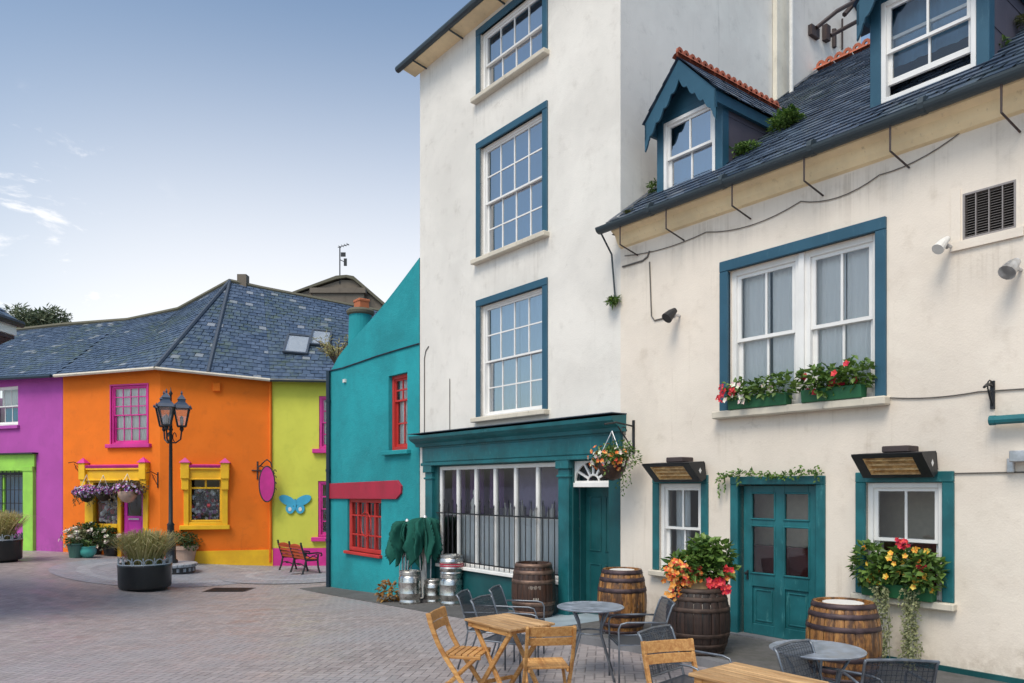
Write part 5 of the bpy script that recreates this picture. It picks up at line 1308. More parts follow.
# hanging baskets on the orange house
def basket(M, label, rad, leaf, n, size, fl, nf, fs, seed, trail=0, bowl=.24, hang=.7, grp=None, bowlmat='soil', fls=None):
    rg = random.Random(seed)
    t = thing('hanging_basket', label, 'hanging basket', M, grp)
    m = MB(); m.lathe([(.02,-.30*bowl/.24),(bowl*.55,-.26*bowl/.24),(bowl*.9,-.12*bowl/.24),(bowl,0),(bowl*.9,0)], 20); m.build('bowl', M_[bowlmat], t, smooth=True)
    m = MB()
    for k in range(3): a = k*2.09; m.tube([(bowl*math.cos(a),bowl*math.sin(a),0),(0,0,hang)], .006, 4)
    m.build('chain', M_['alu'], t)
    m = MB()
    for k in range(8):
        q = (rg.uniform(-.55,.55)*rad[0], rg.uniform(-.55,.55)*rad[1], .05+rg.uniform(-.4,.6)*rad[2]); rr = rg.uniform(.4,.6)
        m.leaves(n//8, q, (rad[0]*rr,rad[1]*rr,rad[2]*rr), size, rg, .6)
    for k in range(trail):
        a = rg.uniform(0, 6.28); x0, y0 = rad[0]*.9*math.cos(a), rad[1]*.9*math.sin(a); l = rg.uniform(.3, 1.)*rad[2]*2.4
        for q in range(int(l/.03)):
            m.leaf((x0+rg.uniform(-.03,.03), y0+rg.uniform(-.03,.03), -q*.03), (rg.uniform(-1,1),rg.uniform(-1,1),-.6), (rg.uniform(-1,1),rg.uniform(-1,1),.6), size*.8, size*.45)
    m.build('foliage', M_[leaf], t)
    for f, cnt in ((fl, nf),)+((fls,) if fls else ()):
        if not cnt: continue
        m = MB()
        for k in range(cnt):
            d = Vector((rg.gauss(0,1), rg.gauss(0,1)-.5, rg.gauss(0,.8))).normalized(); p = Vector((d.x*rad[0],d.y*rad[1],.05+d.z*rad[2]))*rg.uniform(.75,1.08)
            m.flower(p, d+Vector((rg.uniform(-.6,.6),0,rg.uniform(-.5,.5))), fs*rg.uniform(.7,1.2), rg)
        m.build('blossom', M_[f], t)
    return t
def bracket(F, u, z0, y1, z1, label, name='wall_bracket', hh=.25):
    t = thing(name, label, 'bracket', F @ Matrix.Translation((u, 0, z0)))
    m = MB(); m.box(-.02,.02,-.02,.0,-hh,hh); m.tube([(0,-.01,hh*.64),(0,y1*.6,z1+.04),(0,y1,z1)], .014, 5); m.tube([(0,-.01,-hh*.8),(0,y1*.55,z1-.02)], .011, 5)
    sc = [(0, y1*.35+.06*math.cos(q), .08+.06*math.sin(q)) for q in [i*.6 for i in range(10)]]; m.tube(sc, .008, 4)
    m.build('iron_bar', M_['black'], t); return t
u, z = A1(97, 493); basket(F1 @ Matrix.Translation((u, -.42, z)), 'long trailing basket of purple and lilac petunias over the yellow shop window', (.48,.30,.20), 'leafo', 900, .07, 'purplef', 230, .06, 51, 26, hang=.6, grp='baskets over the orange shopfront')
u, z = A1(113, 492); basket(F1 @ Matrix.Translation((u, -.40, z)), 'smaller basket of pale lilac blossom between the two ends of the yellow fascia', (.42,.28,.17), 'leafo', 700, .07, 'purplef', 130, .055, 52, 6, hang=.55, grp='baskets over the orange shopfront')
u, z = A1(138, 491); basket(F1 @ Matrix.Translation((u, -.45, z)), 'faded brown green basket hanging before the magenta door', (.62,.42,.28), 'twig', 1600, .08, 'purplef', 50, .06, 53, 4, bowl=.30, hang=.55, grp='baskets over the orange shopfront', bowlmat='terra')
for (px, py, lb) in ((81,470,'curled iron basket bracket at the left end of the yellow fascia'), (158,480,'curled iron basket bracket right of the magenta door')):
    u, z = A1(px, py); bracket(F1, u, z, -.5, .22, lb)

# hanging basket on the pub
HB = fp(610, 462, -.42)
bracket(MF, fp(634,440)[0], fp(634,437)[1], -.62, .16, 'black iron bracket holding the flower basket at the pub corner')
basket(MF @ Matrix.Translation((HB[0]+.08, -.46, HB[1]-.0)), 'hanging basket of orange and white flowers beside the pub fanlight', (.36,.30,.22), 'leafm', 1200, .06, 'orangef', 50, .035, 54, 7, bowl=.22, hang=.45, bowlmat='barreldark', fls=('whitef', 40))

# small fittings on the walls
def floodlight(F, u, z, label, mat, r=.06):
    t = thing('flood_light', label, 'light', F @ Matrix.Translation((u, 0, z)))
    m = MB(); m.tube([(0,0,0),(0,-.1,.0),(0,-.13,-.03)], .018, 6); m.build('arm', M_['alu'], t)
    m = MB(); m.tube([(0,-.10,.07),(-.02,-.16,.02),(-.04,-.24,-.06)], [r*.6,r,r*1.35], 12); m.build('head', M_[mat], t)
u, z = fp(680, 316); floodlight(MF, u, z, 'small black floodlight on the wall left of the double window', 'black')
u, z = fp(952, 252); floodlight(MF, u, z+.05, 'white security light below the rusty ventilation grille', 'whitetop', .045)
u, z = fp(1021, 270); floodlight(MF, u, z, 'grey floodlight cut by the right edge below the grille', 'alu', .06)
bracket(MF, fp(993,395)[0], fp(993,395)[1], -.22, .06, 'rusty empty iron bracket on the wall right of the double window', hh=.14)
m = MB(); m.tube([(0,-.1,0),(4.4,-.1,.02)], .045, 10); m.tube([(-.02,-.1,0),(.03,-.1,0)], .05, 10)
o = m.build('awning_tube', M_['teal'], M=MF @ Matrix.Translation((fp(996,421)[0], 0, fp(996,421)[1]))); tag(o, 'teal rolled awning tube on the wall at the right edge', 'awning')
u, z = fp(1020, 456); m = MB(); m.box(-.05,.3,-.14,0,-.06,.05); m.box(-.1,-.04,-.05,0,-.16,-.02); o = m.build('junction_box', M_['alu'], M=MF @ Matrix.Translation((u, 0, z)), bevel=.008); tag(o, 'grey junction box on the wall at the right edge', 'box')
# heaters
def heater(px0, px1, py_top, label):
    u0, z0 = fp(px0, py_top, -.35); u1, _ = fp(px1, py_top, -.35); hw = (u1-u0)/2
    t = thing('patio_heater', label, 'heater', MF @ Matrix.Translation(((u0+u1)/2, 0, z0)), 'infrared heaters over the windows')
    # tilted trough: opening faces down and out
    m = MB()
    A, B_, C, D_ = (-.42,.0), (-.15,-.24), (-.05,-.19), (-.10,.02)
    for s in (-1, 1):
        x = s*hw; pts = [A, B_, C, D_]; m.prism(pts, min(x, x-s*.012), max(x, x-s*.012), 'yz')
    m.prism([(-.41,.0),(-.09,.022),(-.09,.037),(-.415,.015)], -hw, hw, 'yz'); m.prism([(-.06,-.16),(-.09,.022),(-.075,.022),(-.045,-.16)], -hw, hw, 'yz')
    m.build('housing', M_['black'], t)
    m = MB(); 
    def onface(k, x): return (x, -.42+.27*k, 0-.24*k)
    fw_ = .30*hw
    for a, b, c, d in ((-hw+.012,-hw+fw_,0,1),(hw-fw_,hw-.012,0,1),(-hw+fw_,hw-fw_,0,.14),(-hw+fw_,hw-fw_,.86,1)): m.quad(onface(c,a), onface(c,b), onface(d,b), onface(d,a))
    m.build('front_panel', M_['black'], t)
    m = MB(); xa, xb = -hw+fw_, hw-fw_
    q = [onface(.14,xa), onface(.14,xb), onface(.86,xb), onface(.86,xa)]; ins = [(x*.93, y+.06, z+.05) for x, y, z in q]
    for i in range(4): m.quad(q[i], q[(i+1)%4], ins[(i+1)%4], ins[i])
    m.quad(*ins)
    for k in (.3,.5,.7): p = onface(k, xa); r_ = onface(k, xb); m.tube([(p[0],p[1]+.025,p[2]+.02),(r_[0],r_[1]+.025,r_[2]+.02)], .012, 6)
    m.build('reflector', M_['heatel'], t)
    m = MB(); m.box(-.12,.16,-.25,0,.03,.10); m.build('wall_mount', M_['rust'], t, bevel=.01)
    m = MB()
    for s in (1,):
        x = s*(hw+.002); m.add([(x,-.18,-.05),(x,-.15,-.09),(x,-.18,-.13),(x,-.21,-.09)], [(0,1,2,3)]) 
    m.build('end_badge', M_['white'], t)
heater(645, 692, 465, 'black infrared heater with copper reflector over the narrow window behind the flower barrel')
heater(854, 925, 456, 'black infrared heater with copper reflector over the window with the trailing flower box')
# window boxes
def flowerbox(u0, u1, z, label, seed, fl, nf, trail=(), h=.30, box='trough', extra=None, leaf='leafm', n=700, fs=.045, rad=.2):
    rg = random.Random(seed); hw = (u1-u0)/2
    t = thing('flower_box', label, 'flower box', MF @ Matrix.Translation(((u0+u1)/2, -.09, z)), 'flower boxes on the window sills')
    m = MB(); m.prism([(-.06,0),(.06,0),(.08,.15),(-.08,.15)], -hw, hw, 'yz'); m.build('trough', M_[box], t, bevel=.006)
    m = MB()
    k_ = max(4, int((u1-u0)/.16))
    for k in range(k_):
        x = -hw+(k+.5)*2*hw/k_; m.leaves(n//k_, (x+rg.uniform(-.05,.05), rg.uniform(-.06,.02), .16+h*.4*rg.uniform(.6,1.2)), (hw/k_*1.9, rad*.7, h*rg.uniform(.45,.75)), .085, rg, .65, .7)
    m.build('foliage', M_[leaf], t)
    m = MB()
    for k in range(nf):
        p = Vector((rg.uniform(-hw*1.05,hw*1.05), rg.uniform(-rad*.9,.02), .16+rg.uniform(-.08,h*1.0))); m.flower(p, (rg.uniform(-.5,.5),-1,rg.uniform(-.2,.6)), fs*rg.uniform(.8,1.3), rg)
    m.build('blossom', M_[fl], t)
    if extra:
        m = MB()
        for (x, zz, r_) in extra:
            for q in range(16): m.flower((x+rg.gauss(0,.03), -.16+rg.gauss(0,.02), zz+rg.gauss(0,.03)), (rg.uniform(-.6,.6),-1,rg.uniform(-.3,.6)), r_, rg)
        m.build('red_blossom', M_['redf'], t)
    for x, w_, l in trail:
        m = MB()
        for s in range(9):
            xx = x+rg.uniform(-w_,w_); ll = l*rg.uniform(.75,1.02); y = -.10+rg.uniform(-.05,.05)
            m.tube([(x, y+.03, .13), (xx+.03*math.sin(s), y, .10), (xx+.03*math.sin(.15*ll/.014*.5+s), y, .12-ll*.5), (xx+.03*math.sin(.15*ll/.014+s), y, .12-ll)], .004, 4)
            for q in range(int(ll/.014)):
                zz = .12-q*.014; m.leaf((xx+.03*math.sin(q*.15+s)+rg.uniform(-.03,.03), y+rg.uniform(-.035,.02), zz), (rg.uniform(-1,1),rg.uniform(-1,.2),rg.uniform(-.7,.2)), (rg.uniform(-.5,.5),-1,.6), rg.uniform(.025,.045), .025)
        m.build('trailing_stems', M_['leafp'], t)
    return t
flowerbox(fp(735,400)[0], fp(793,400)[0], 3.0, 'green flower box with red and pink geraniums on the left half of the wide sill', 61, 'whitef', 12, extra=[(-.45,.16,.022),(-.28,.22,.022),(-.43,.26,.018)], h=.22, n=430)
flowerbox(fp(808,395)[0], fp(868,395)[0], 3.0, 'green flower box of leafy trailing plants on the right half of the wide sill', 62, 'redf', 10, h=.25, n=560)
flowerbox(fp(868,590)[0], fp(938,590)[0], .80, 'overflowing yellow flower box with two long trailing vines under the lowest right window', 63, 'yellowf', 34, trail=((-.13,.10,.95),(.18,.09,.93)), extra=[(.12,.60,.028),(.30,.36,.02)], h=.40, n=1100, fs=.036, rad=.24)
# plants over the door and on the barrel
m = MB(); rg = random.Random(64)
for k in range(300):
    x = rg.betavariate(1.2, 1.2)*1.5-.22; m.leaf((x, -.05+rg.uniform(-.04,.02), rg.gauss(0,.022)+.03*math.sin(x*7)), (rg.uniform(-1,1),rg.uniform(-1,0),rg.uniform(-.6,.8)), (rg.uniform(-.5,.5),-1,.8), rg.uniform(.03,.065), .032)
for x, l in ((-.2,.3),(-.1,.22),(.12,.15),(1.2,.1)):
    for q in range(int(l/.02)): m.leaf((x+rg.uniform(-.02,.02), -.05, -q*.02), (rg.uniform(-1,1),-.5,-.6), (0,-1,.5), .05, .03)
o = m.build('climbing_vine', M_['leafm'], M=MF @ Matrix.Translation((0, -.02, 2.155))); tag(o, 'thin green vine trained along the top of the teal door', 'vine')

# ------------------------------------------------------------------ barrels, kegs, parasols
def barrel(x, y, z, h, r0, r1, label, body, hoop, top=None, rot=0., marks=False, bung=False):
    t = thing('oak_barrel', label, 'barrel', frame((x, y, z), rot), 'barrels along the pub front')
    n = 22; nz = 10; rg = random.Random(int(x*100))
    prof = lambda k: r0+(r1-r0)*(1-(2*k-1)**2)
    m = MB()
    for s in range(n):
        a0 = 2*math.pi*(s+.02)/n; a1 = 2*math.pi*(s+.98)/n; dr = rg.uniform(-.003, .003); vs = []
        for i in range(nz+1):
            k = i/nz; r = prof(k)+dr
            for q in range(4): a = a0+(a1-a0)*q/3; rr = r-(.006 if q in (0,3) else 0); vs.append((rr*math.cos(a), rr*math.sin(a), h*k))
        fs = [(i*4+q, i*4+q+1, i*4+q+5, i*4+q+4) for i in range(nz) for q in range(3)]
        m.add(vs, fs)
        vs = [((r0-d)*math.cos(a), (r0-d)*math.sin(a), h-e) for d, e in ((0,0),(.03,0),(.035,.05)) for a in (a0, a1)]
        m.add(vs, [(0,1,3,2),(2,3,5,4)])
    m.build('staves', M_[body], t)
    for k in (.03, .15, .31, .69, .85, .97):
        b = MB(); w = .033; k0, k1 = max(0,k-w), min(1,k+w); 
        pr = [(prof(k0)+.001,h*k0),(prof(k0)+.006,h*k0+.002),(prof(k)+.006,h*k),(prof(k1)+.006,h*k1-.002),(prof(k1)+.001,h*k1)]; b.lathe(pr, 44, cap=False); b.build('hoop', M_[hoop], t, smooth=True)
    m = MB(); m.lathe([(.001,h-.035),(r0-.03,h-.035)], 28, cap=False); 
    if bung: m.lathe([(.05,h-.03),(.05,h+.03),(.001,h+.035)], 10, (-.0,-.1,0))
    m.build('head', M_[body], t)
    if top: m = MB(); m.lathe([(.001,h-.012),(r0-.10,h-.012),(r0-.09,h-.02)], 28, cap=False); m.lathe([(r0-.09,h-.034),(r0-.09,h-.012)],28,cap=False); m.build('lid', M_[top], t)
    if marks:
        m = MB()                                    # worn stencil marks, too faint to read
        a0 = -1.95
        for k in range(9):
            a = a0+k*.062; r = prof(.62)+.004; w = .011; hh = .018+.006*((k*7)%3)
            def q(an, dz): return (r*math.cos(an), r*math.sin(an), h*.60+dz)
            m.quad(q(a-.018,-hh), q(a-.006,-hh), q(a-.006,hh), q(a-.018,hh))
            if k % 2: m.quad(q(a-.018,hh-.008), q(a+.018,hh-.008), q(a+.018,hh), q(a-.018,hh))
            if k % 3: m.quad(q(a+.010,-hh), q(a+.02,-hh), q(a+.02,hh), q(a+.010,hh))
        rr = prof(.40)+.004
        for k in range(4):
            a = -1.75+k*.07; m.quad(*[(rr*math.cos(a+da), rr*math.sin(a+da), h*.40+dz) for da, dz in ((-.03,-.02),(.0,-.03),(.025,.015),(-.01,.03))])
        m.build('stencil_marks', M_['mark'], t)
    return t
M_['mark'] = plain('worn_stencil', (.42,.36,.30), .8)
x, y, z = gp(533.5, 620); barrel(x, y, z+.012, .93, .285, .362, 'very dark brown barrel standing on end under the pub shop window, the leftmost barrel', 'barreldark', 'hoopd', marks=True, bung=True, rot=.15)
x, y, z = gp(622, 638); barrel(x, y, z+.085, .86, .26, .335, 'amber barrel with a white disc on top right of the green pub door', 'barrelamber', 'hoop', 'whitetop', .4)
x, y, z = gp(698, 659); BC = (x, y, z+.085); barrel(x, y, z+.085, .76, .28, .365, 'wide dark barrel carrying the orange flowers left of the teal door', 'barrelblack', 'hoopblack', rot=.9)
x, y, z = gp(843, 686); barrel(x, y, z+.085, .77, .285, .355, 'amber barrel with a white disc under the window right of the teal door', 'barrelamber', 'hoop', 'whitetop', 1.2)
# flowers on the dark barrel
rg = random.Random(66)
t = thing('flower_pot', 'lush begonias with orange and red flowers in a pot on the wide dark barrel', 'flower pot', frame((BC[0]+.02, BC[1], BC[2]+.73), 0))
m = MB(); m.box(-.16,.12,-.12,.12,0,.16); m.build('wooden_pot', M_['pinex'], t, bevel=.01)
m = MB()
for c, rd, n in (((.02,0,.30),(.26,.22,.18),420),((.16,0,.42),(.20,.18,.14),240),((-.16,-.02,.26),(.22,.2,.14),260),((.22,-.02,.22),(.16,.15,.14),160),((.04,0,.48),(.14,.14,.10),110)): m.leaves(n, c, rd, .10, rg, .6, .65)
for k in range(6):
    xx = -.25+rg.uniform(-.04,.04)
    for q in range(26): m.leaf((xx+rg.uniform(-.02,.02)+.02*math.sin(q*.3+k), .12, .10-q*.022), (rg.uniform(-1,1),-.6,-.5), (0,-1,.5), .045, .028)
m.build('foliage', M_['leafm'], t)
m = MB()
for cxx, cz_, sd, n in ((-.32,.20,.07,26),(-.24,.10,.06,24),(-.14,.12,.06,20),(-.36,.02,.04,8),(-.40,.26,.04,9),(.30,.20,.05,9),(-.20,.26,.05,8)):
    for k in range(n): m.flower((cxx+rg.gauss(0,sd), -.15+rg.gauss(0,.05), cz_+rg.gauss(0,sd)), (rg.uniform(-.6,.6),-1,rg.uniform(-.5,.5)), rg.uniform(.026,.044), rg)
m.build('orange_blossom', M_['orangef'], t)
m = MB()
for cxx, cz_, n in ((.10,.06,16),(.18,.10,14),(.24,.03,12),(-.10,.20,5),(.28,.26,6)):
    for k in range(n): m.flower((cxx+rg.gauss(0,.04), -.19+rg.gauss(0,.03), cz_+rg.gauss(0,.03)), (rg.uniform(-.6,.6),-1,rg.uniform(-.3,.6)), rg.uniform(.025,.04), rg)
m.build('red_blossom', M_['redf'], t)

def keg(x, y, z, h, r, label, band=False, rot=0.):
    t = thing('beer_keg', label, 'keg', frame((x, y, z), rot), 'steel kegs by the pub window')
    m = MB()
    k = h
    pr = [(r*.94,0),(r*.97,.012),(r*.97,k*.10),(r*.90,k*.13),(r*.93,k*.17),(r,k*.21),(r,k*.30),(r*1.03,k*.325),(r*1.03,k*.345),(r,k*.37),(r,k*.63),(r*1.03,k*.655),(r*1.03,k*.675),(r,k*.70),(r,k*.79),(r*.93,k*.84),(r*.88,k*.87),(r*.5,k*.89),(.03,k*.90)]
    m.lathe(pr, 40, cap=False); m.lathe([(.035,k*.89),(.035,k*.95),(.001,k*.96)], 12); m.build('body', M_['steel'], t, smooth=True)
    m = MB(); m.lathe([(r*.88,k*.86),(r*.97,k*.89),(r*.97,k*.99),(r*.955,k),(r*.93,k*.99),(r*.93,k*.88)], 40, cap=False); m.build('chime', M_['steel'], t, smooth=False)
    if band:
        for z0, z1, mm in ((.40,.47,'redboard'),(.50,.58,'redboard')):
            m = MB(); m.lathe([(r*1.004,k*z0),(r*1.006,k*(z0+.01)),(r*1.006,k*(z1-.01)),(r*1.004,k*z1)], 40, cap=False); m.build('red_band', M_[mm], t, smooth=True)
    return t
def kp(px, py): x, y, z = gp(px, py); return x, y, z+.012
x, y, z = kp(410, 604); keg(x, y, z, .66, .225, 'steel keg standing alone in front of the folded parasols')
x, y, z = kp(433, 602.5); keg(x, y, z, .46, .185, 'short steel keg between the single keg and the stack with a red band')
x, y, z = kp(451, 605); h1 = .60; keg(x, y, z, h1, .22, 'bottom steel keg of the stack topped by the red banded keg')
keg(x+.01, y, z+h1, .38, .232, 'steel keg with red bands on top of the stack beside the parasols', True, .3)
x, y, z = kp(516, 604); keg(x-.05, y+.1, z, .50, .21, 'bottom steel keg half hidden behind the darkest barrel')
keg(x+.02, y+.1, z+.50, .42, .20, 'top steel keg showing above the darkest barrel')

def parasol(x, y, z, h, lean, label, seed, rc=.30):
    rg = random.Random(seed)
    t = thing('folded_parasol', label, 'parasol', frame((x, y, z), rg.uniform(0, 6)) @ Matrix.Rotation(lean, 4, 'X'), 'folded parasols by the kegs')
    m = MB(); m.tube([(0,0,0),(0,0,h+.02)], .024, 10); m.lathe([(.05,h*.96),(.055,h),(.02,h+.05),(.001,h+.06)], 10); m.build('pole', M_['alu'], t)
    m = MB()
    for k in range(6):
        a = k*1.047+.2; m.tube([(.05*math.cos(a),.05*math.sin(a),h*.97),(.13*math.cos(a),.13*math.sin(a),h*.55),(.10*math.cos(a),.10*math.sin(a),.10)], .011, 5)
    m.build('ribs', M_['alu'], t)
    # the loose canopy bunched over the ribs, drawn back up so that it hangs in folds
    m = MB(); n = 192; nz = 24; vs = []; ph = [rg.uniform(0, 6.28) for _ in range(5)]; L0 = h*.46
    for i in range(nz+1):
        k = i/nz
        for q in range(n):
            a = 2*math.pi*q/n
            w1 = a+.14*math.sin(k*5+ph[4])+.10*math.sin(a*3+ph[3])
            lob = 1-abs(math.sin(w1*4+ph[0]))**.55; fold = 1-abs(math.sin(w1*9.5+ph[1]+.8*math.sin(k*5)))**.6; fine = math.sin(w1*26+ph[2]+k*4)
            uneven = .5+.5*math.sin(a*2+ph[2])*math.sin(a*5+ph[1])
            shoulder = min(1., k/.10)**.5
            bulge = .78+.25*math.sin(min(1, k*1.1)*math.pi)
            r = .045+rc*shoulder*bulge*(.26+.46*lob+.28*fold)*(.85+.25*uneven)+.012*fine
            r *= 1-.30*max(0, k-.62)/.38*(1-uneven)
            z_ = h*.985-.05*min(1., k/.10)-L0*max(0, k-.06)*(.58+.30*lob+.42*uneven+.16*fold*k)+.04*fold*(1 if k < .2 else .3)
            vs.append((r*math.cos(a), r*math.sin(a), z_))
    m.add(vs, [(i*n+q, i*n+(q+1)%n, (i+1)*n+(q+1)%n, (i+1)*n+q) for i in range(nz) for q in range(n)])
    o = m.build('canopy', M_['umb'], t, smooth=True); s = o.modifiers.new('thick', 'SOLIDIFY'); s.thickness = .006
    m = MB(); m.lathe([(.19,0),(.19,.05),(.05,.08),(.035,.14)], 20); m.build('base', M_['cover'], t)
x, y, z = kp(404, 601); parasol(x, y+.05, z, 1.66, R(2), 'folded green parasol at the left of the pair by the kegs', 71, .50)
x, y, z = kp(426, 602.5); parasol(x, y, z, 1.72, R(-2), 'folded green parasol at the right of the pair, nearest the stacked kegs', 72, .47)
x, y, z = gp(390, 602)
m = MB(); rg = random.Random(73); m.leaves(170, (0,0,.22), (.24,.2,.22), .12, rg, .7, .5)
o = m.build('dry_plant', M_['dryleaf'] if 'dryleaf' in M_ else M_['twig'], M=frame((x, y, z), 0)); tag(o, 'small dry orange brown plant at the foot of the teal wall beside the kegs', 'plant')

# ------------------------------------------------------------------ tables and chairs
def wood_table(c, ang, hz, label):
    L_, W_, H_ = .72, .54, .735
    t = thing('wooden_table', label, 'table', frame((c[0], c[1], hz), ang), 'wooden folding tables')
    m = MB(); n = 6
    for k in range(n): y0 = -W_/2+k*W_/n; m.box(-L_/2, L_/2, y0+.004, y0+W_/n-.004, H_-.022, H_)
    m.build('table_top', M_['pinex'], t, bevel=.004)
    m = MB()
    for x in (-L_/2+.08, 0, L_/2-.08): m.box(x-.022, x+.022, -W_/2+.02, W_/2-.02, H_-.06, H_-.0225)
    for s in (-1, 1): m.box(-L_/2+.03, L_/2-.03, s*(W_/2-.04)-.012, s*(W_/2-.04)+.012, H_-.075, H_-.024)
    m.build('apron', M_['pine'], t, bevel=.003)
    for s in (-1, 1):
        for q in (-1, 1):
            y = s*(W_/2-.07)+q*.014
            m = MB(); m.bar((-q*(L_/2-.06), y, H_-.05), (q*(L_/2-.10), y, 0), .045, .026, (0,1,0)); m.build('leg', M_['pine'], t, bevel=.003)
    m = MB()
    for q in (-1, 1): x = q*(L_/2-.10)*.72; m.bar((x,-W_/2+.08,.14),(x,W_/2-.08,.14), .022, .035)
    m.build('stretcher', M_['pine'], t, bevel=.003)
    return t
FA = math.atan2(UY, UX)
def pz(px, py, zt, g=0.): Z = FPX*(CZ-zt-g)/(py-HY); return (px-CX)/FPX*Z, Z
l = pz(463.6,617.8,.735); b = pz(510.4,613.9,.735); r = pz(559,623.6,.735); f_ = pz(504.5,628.3,.735)
c1_ = ((l[0]+b[0]+r[0]+f_[0])/4, (l[1]+b[1]+r[1]+f_[1])/4)
wood_table(c1_, FA, gz(*c1_), 'wooden folding table left of the round table nearest the green pub door')
wood_table((1.63, 5.02), FA, 0, 'wooden folding table cut off by the bottom edge before the second round table')

def wood_chair(x, y, ang, label):
    t = thing('wooden_chair', label, 'chair', frame((x, y, gz(x, y)), ang), 'wooden folding chairs')
    hw = .20
    for s in (-1, 1):
        yy = s*hw; m = MB()
        pts = [(-.27,.83),(-.24,.72),(-.17,.55),(-.10,.43),(.20,0)]
        for a, b in zip(pts, pts[1:]): 
            m.bar((a[0],yy,a[1]),(b[0]+(b[0]-a[0])*.02,yy,b[1]), .024, .042, (0,1,0)) if False else m.prism([(a[0]-.02,a[1]-.004),(a[0]+.022,a[1]+.006),(b[0]+.022,b[1]+.006),(b[0]-.02,b[1]-.004)], yy-.013, yy+.013)
        m.build('upright', M_['pine'], t, bevel=.003)
        m = MB(); yy = s*(hw-.032); m.prism([(.20,.43),(.155,.43),(-.30,0),(-.255,0)], yy-.012, yy+.012); m.build('leg', M_['pine'], t, bevel=.003)
    m = MB()
    for k in range(6): x0 = -.13+k*.062; m.box(x0, x0+.052, -hw+.02, hw-.02, .443, .463)
    for s in (-1, 1): yy = s*(hw-.032); m.box(-.13,.23,yy-.011,yy+.011,.415,.4425)
    m.build('seat', M_['pine'], t, bevel=.004)
    for z0, z1 in ((.665,.735),(.745,.83)):
        m = MB(); 
        xf = lambda z: -.27+(.83-z)*.27; n = 8
        vs = []
        for i in range(n+1):
            q = i/n; yy = -hw-.012+(2*hw+.024)*q; bow = .022*math.sin(math.pi*q)
            for dx, z in ((.012,z0),(.03,z0),(.03,z1),(.012,z1)): vs.append((xf(z)+dx-bow, yy, z))
        m.add(vs, [(i*4+j, i*4+(j+1)%4, (i+1)*4+(j+1)%4, (i+1)*4+j) for i in range(n) for j in range(4)]+[(3,2,1,0),(n*4,n*4+1,n*4+2,n*4+3)])
        m.build('backrest', M_['pine'], t, bevel=.003)
    m = MB(); m.bar((.12,-hw+.03,.11),(.12,hw-.03,.11), .02, .03); m.bar((-.2,-hw+.05,.1),(-.2,hw-.05,.1), .02, .03); m.build('stretcher', M_['pine'], t, bevel=.003)
    return t
wc1 = wood_chair(-.47, 7.13, R(-14), 'wooden folding chair turned sideways at the left of the wooden table')
def again(src, x, y, ang, label): return dup(src, frame((x, y, gz(x, y)), ang), label)
again(wc1, .30, 6.58, R(96), 'wooden folding chair with its back to the street in front of the left wooden table')
again(wc1, 1.26, 5.52, R(-74), 'wooden folding chair between the mesh chairs at the left end of the cut off table')

def round_table(x, y, label, base=None):
    t = thing('round_table', label, 'table', frame((x, y, gz(x, y)), .4), 'grey round metal tables')
    m = MB(); m.lathe([(.001,.722),(.34,.722),(.352,.728),(.355,.737),(.348,.742),(.335,.739),(.001,.739)], 48); m.build('table_top', M_['tabletop'], t, smooth=False)
    for k in range(4):
        a = k*math.pi/2+.3; ca, sa = math.cos(a), math.sin(a)
        m = MB(); m.tube([(.26*ca,.26*sa,.72),(.17*ca,.17*sa,.56),(.15*ca,.15*sa,.46),(.34*ca,.34*sa,.0)], .0125, 7); m.build('leg', M_['chairmetal'], t, smooth=True)
    m = MB(); m.tube([(.15*math.cos(q),.15*math.sin(q),.47) for q in [2*math.pi*i/20 for i in range(21)]], .009, 6, cap=False); m.build('ring', M_['chairmetal'], t)
    return t
rt = round_table(*pz(590.5, 606.5, .737, gz(.85,8.3)), 'grey round metal table before the amber barrel by the green pub door')
x, y = pz(817, 649, .737); again(rt, x, y, 1.0, 'grey round metal table before the teal panelled door')

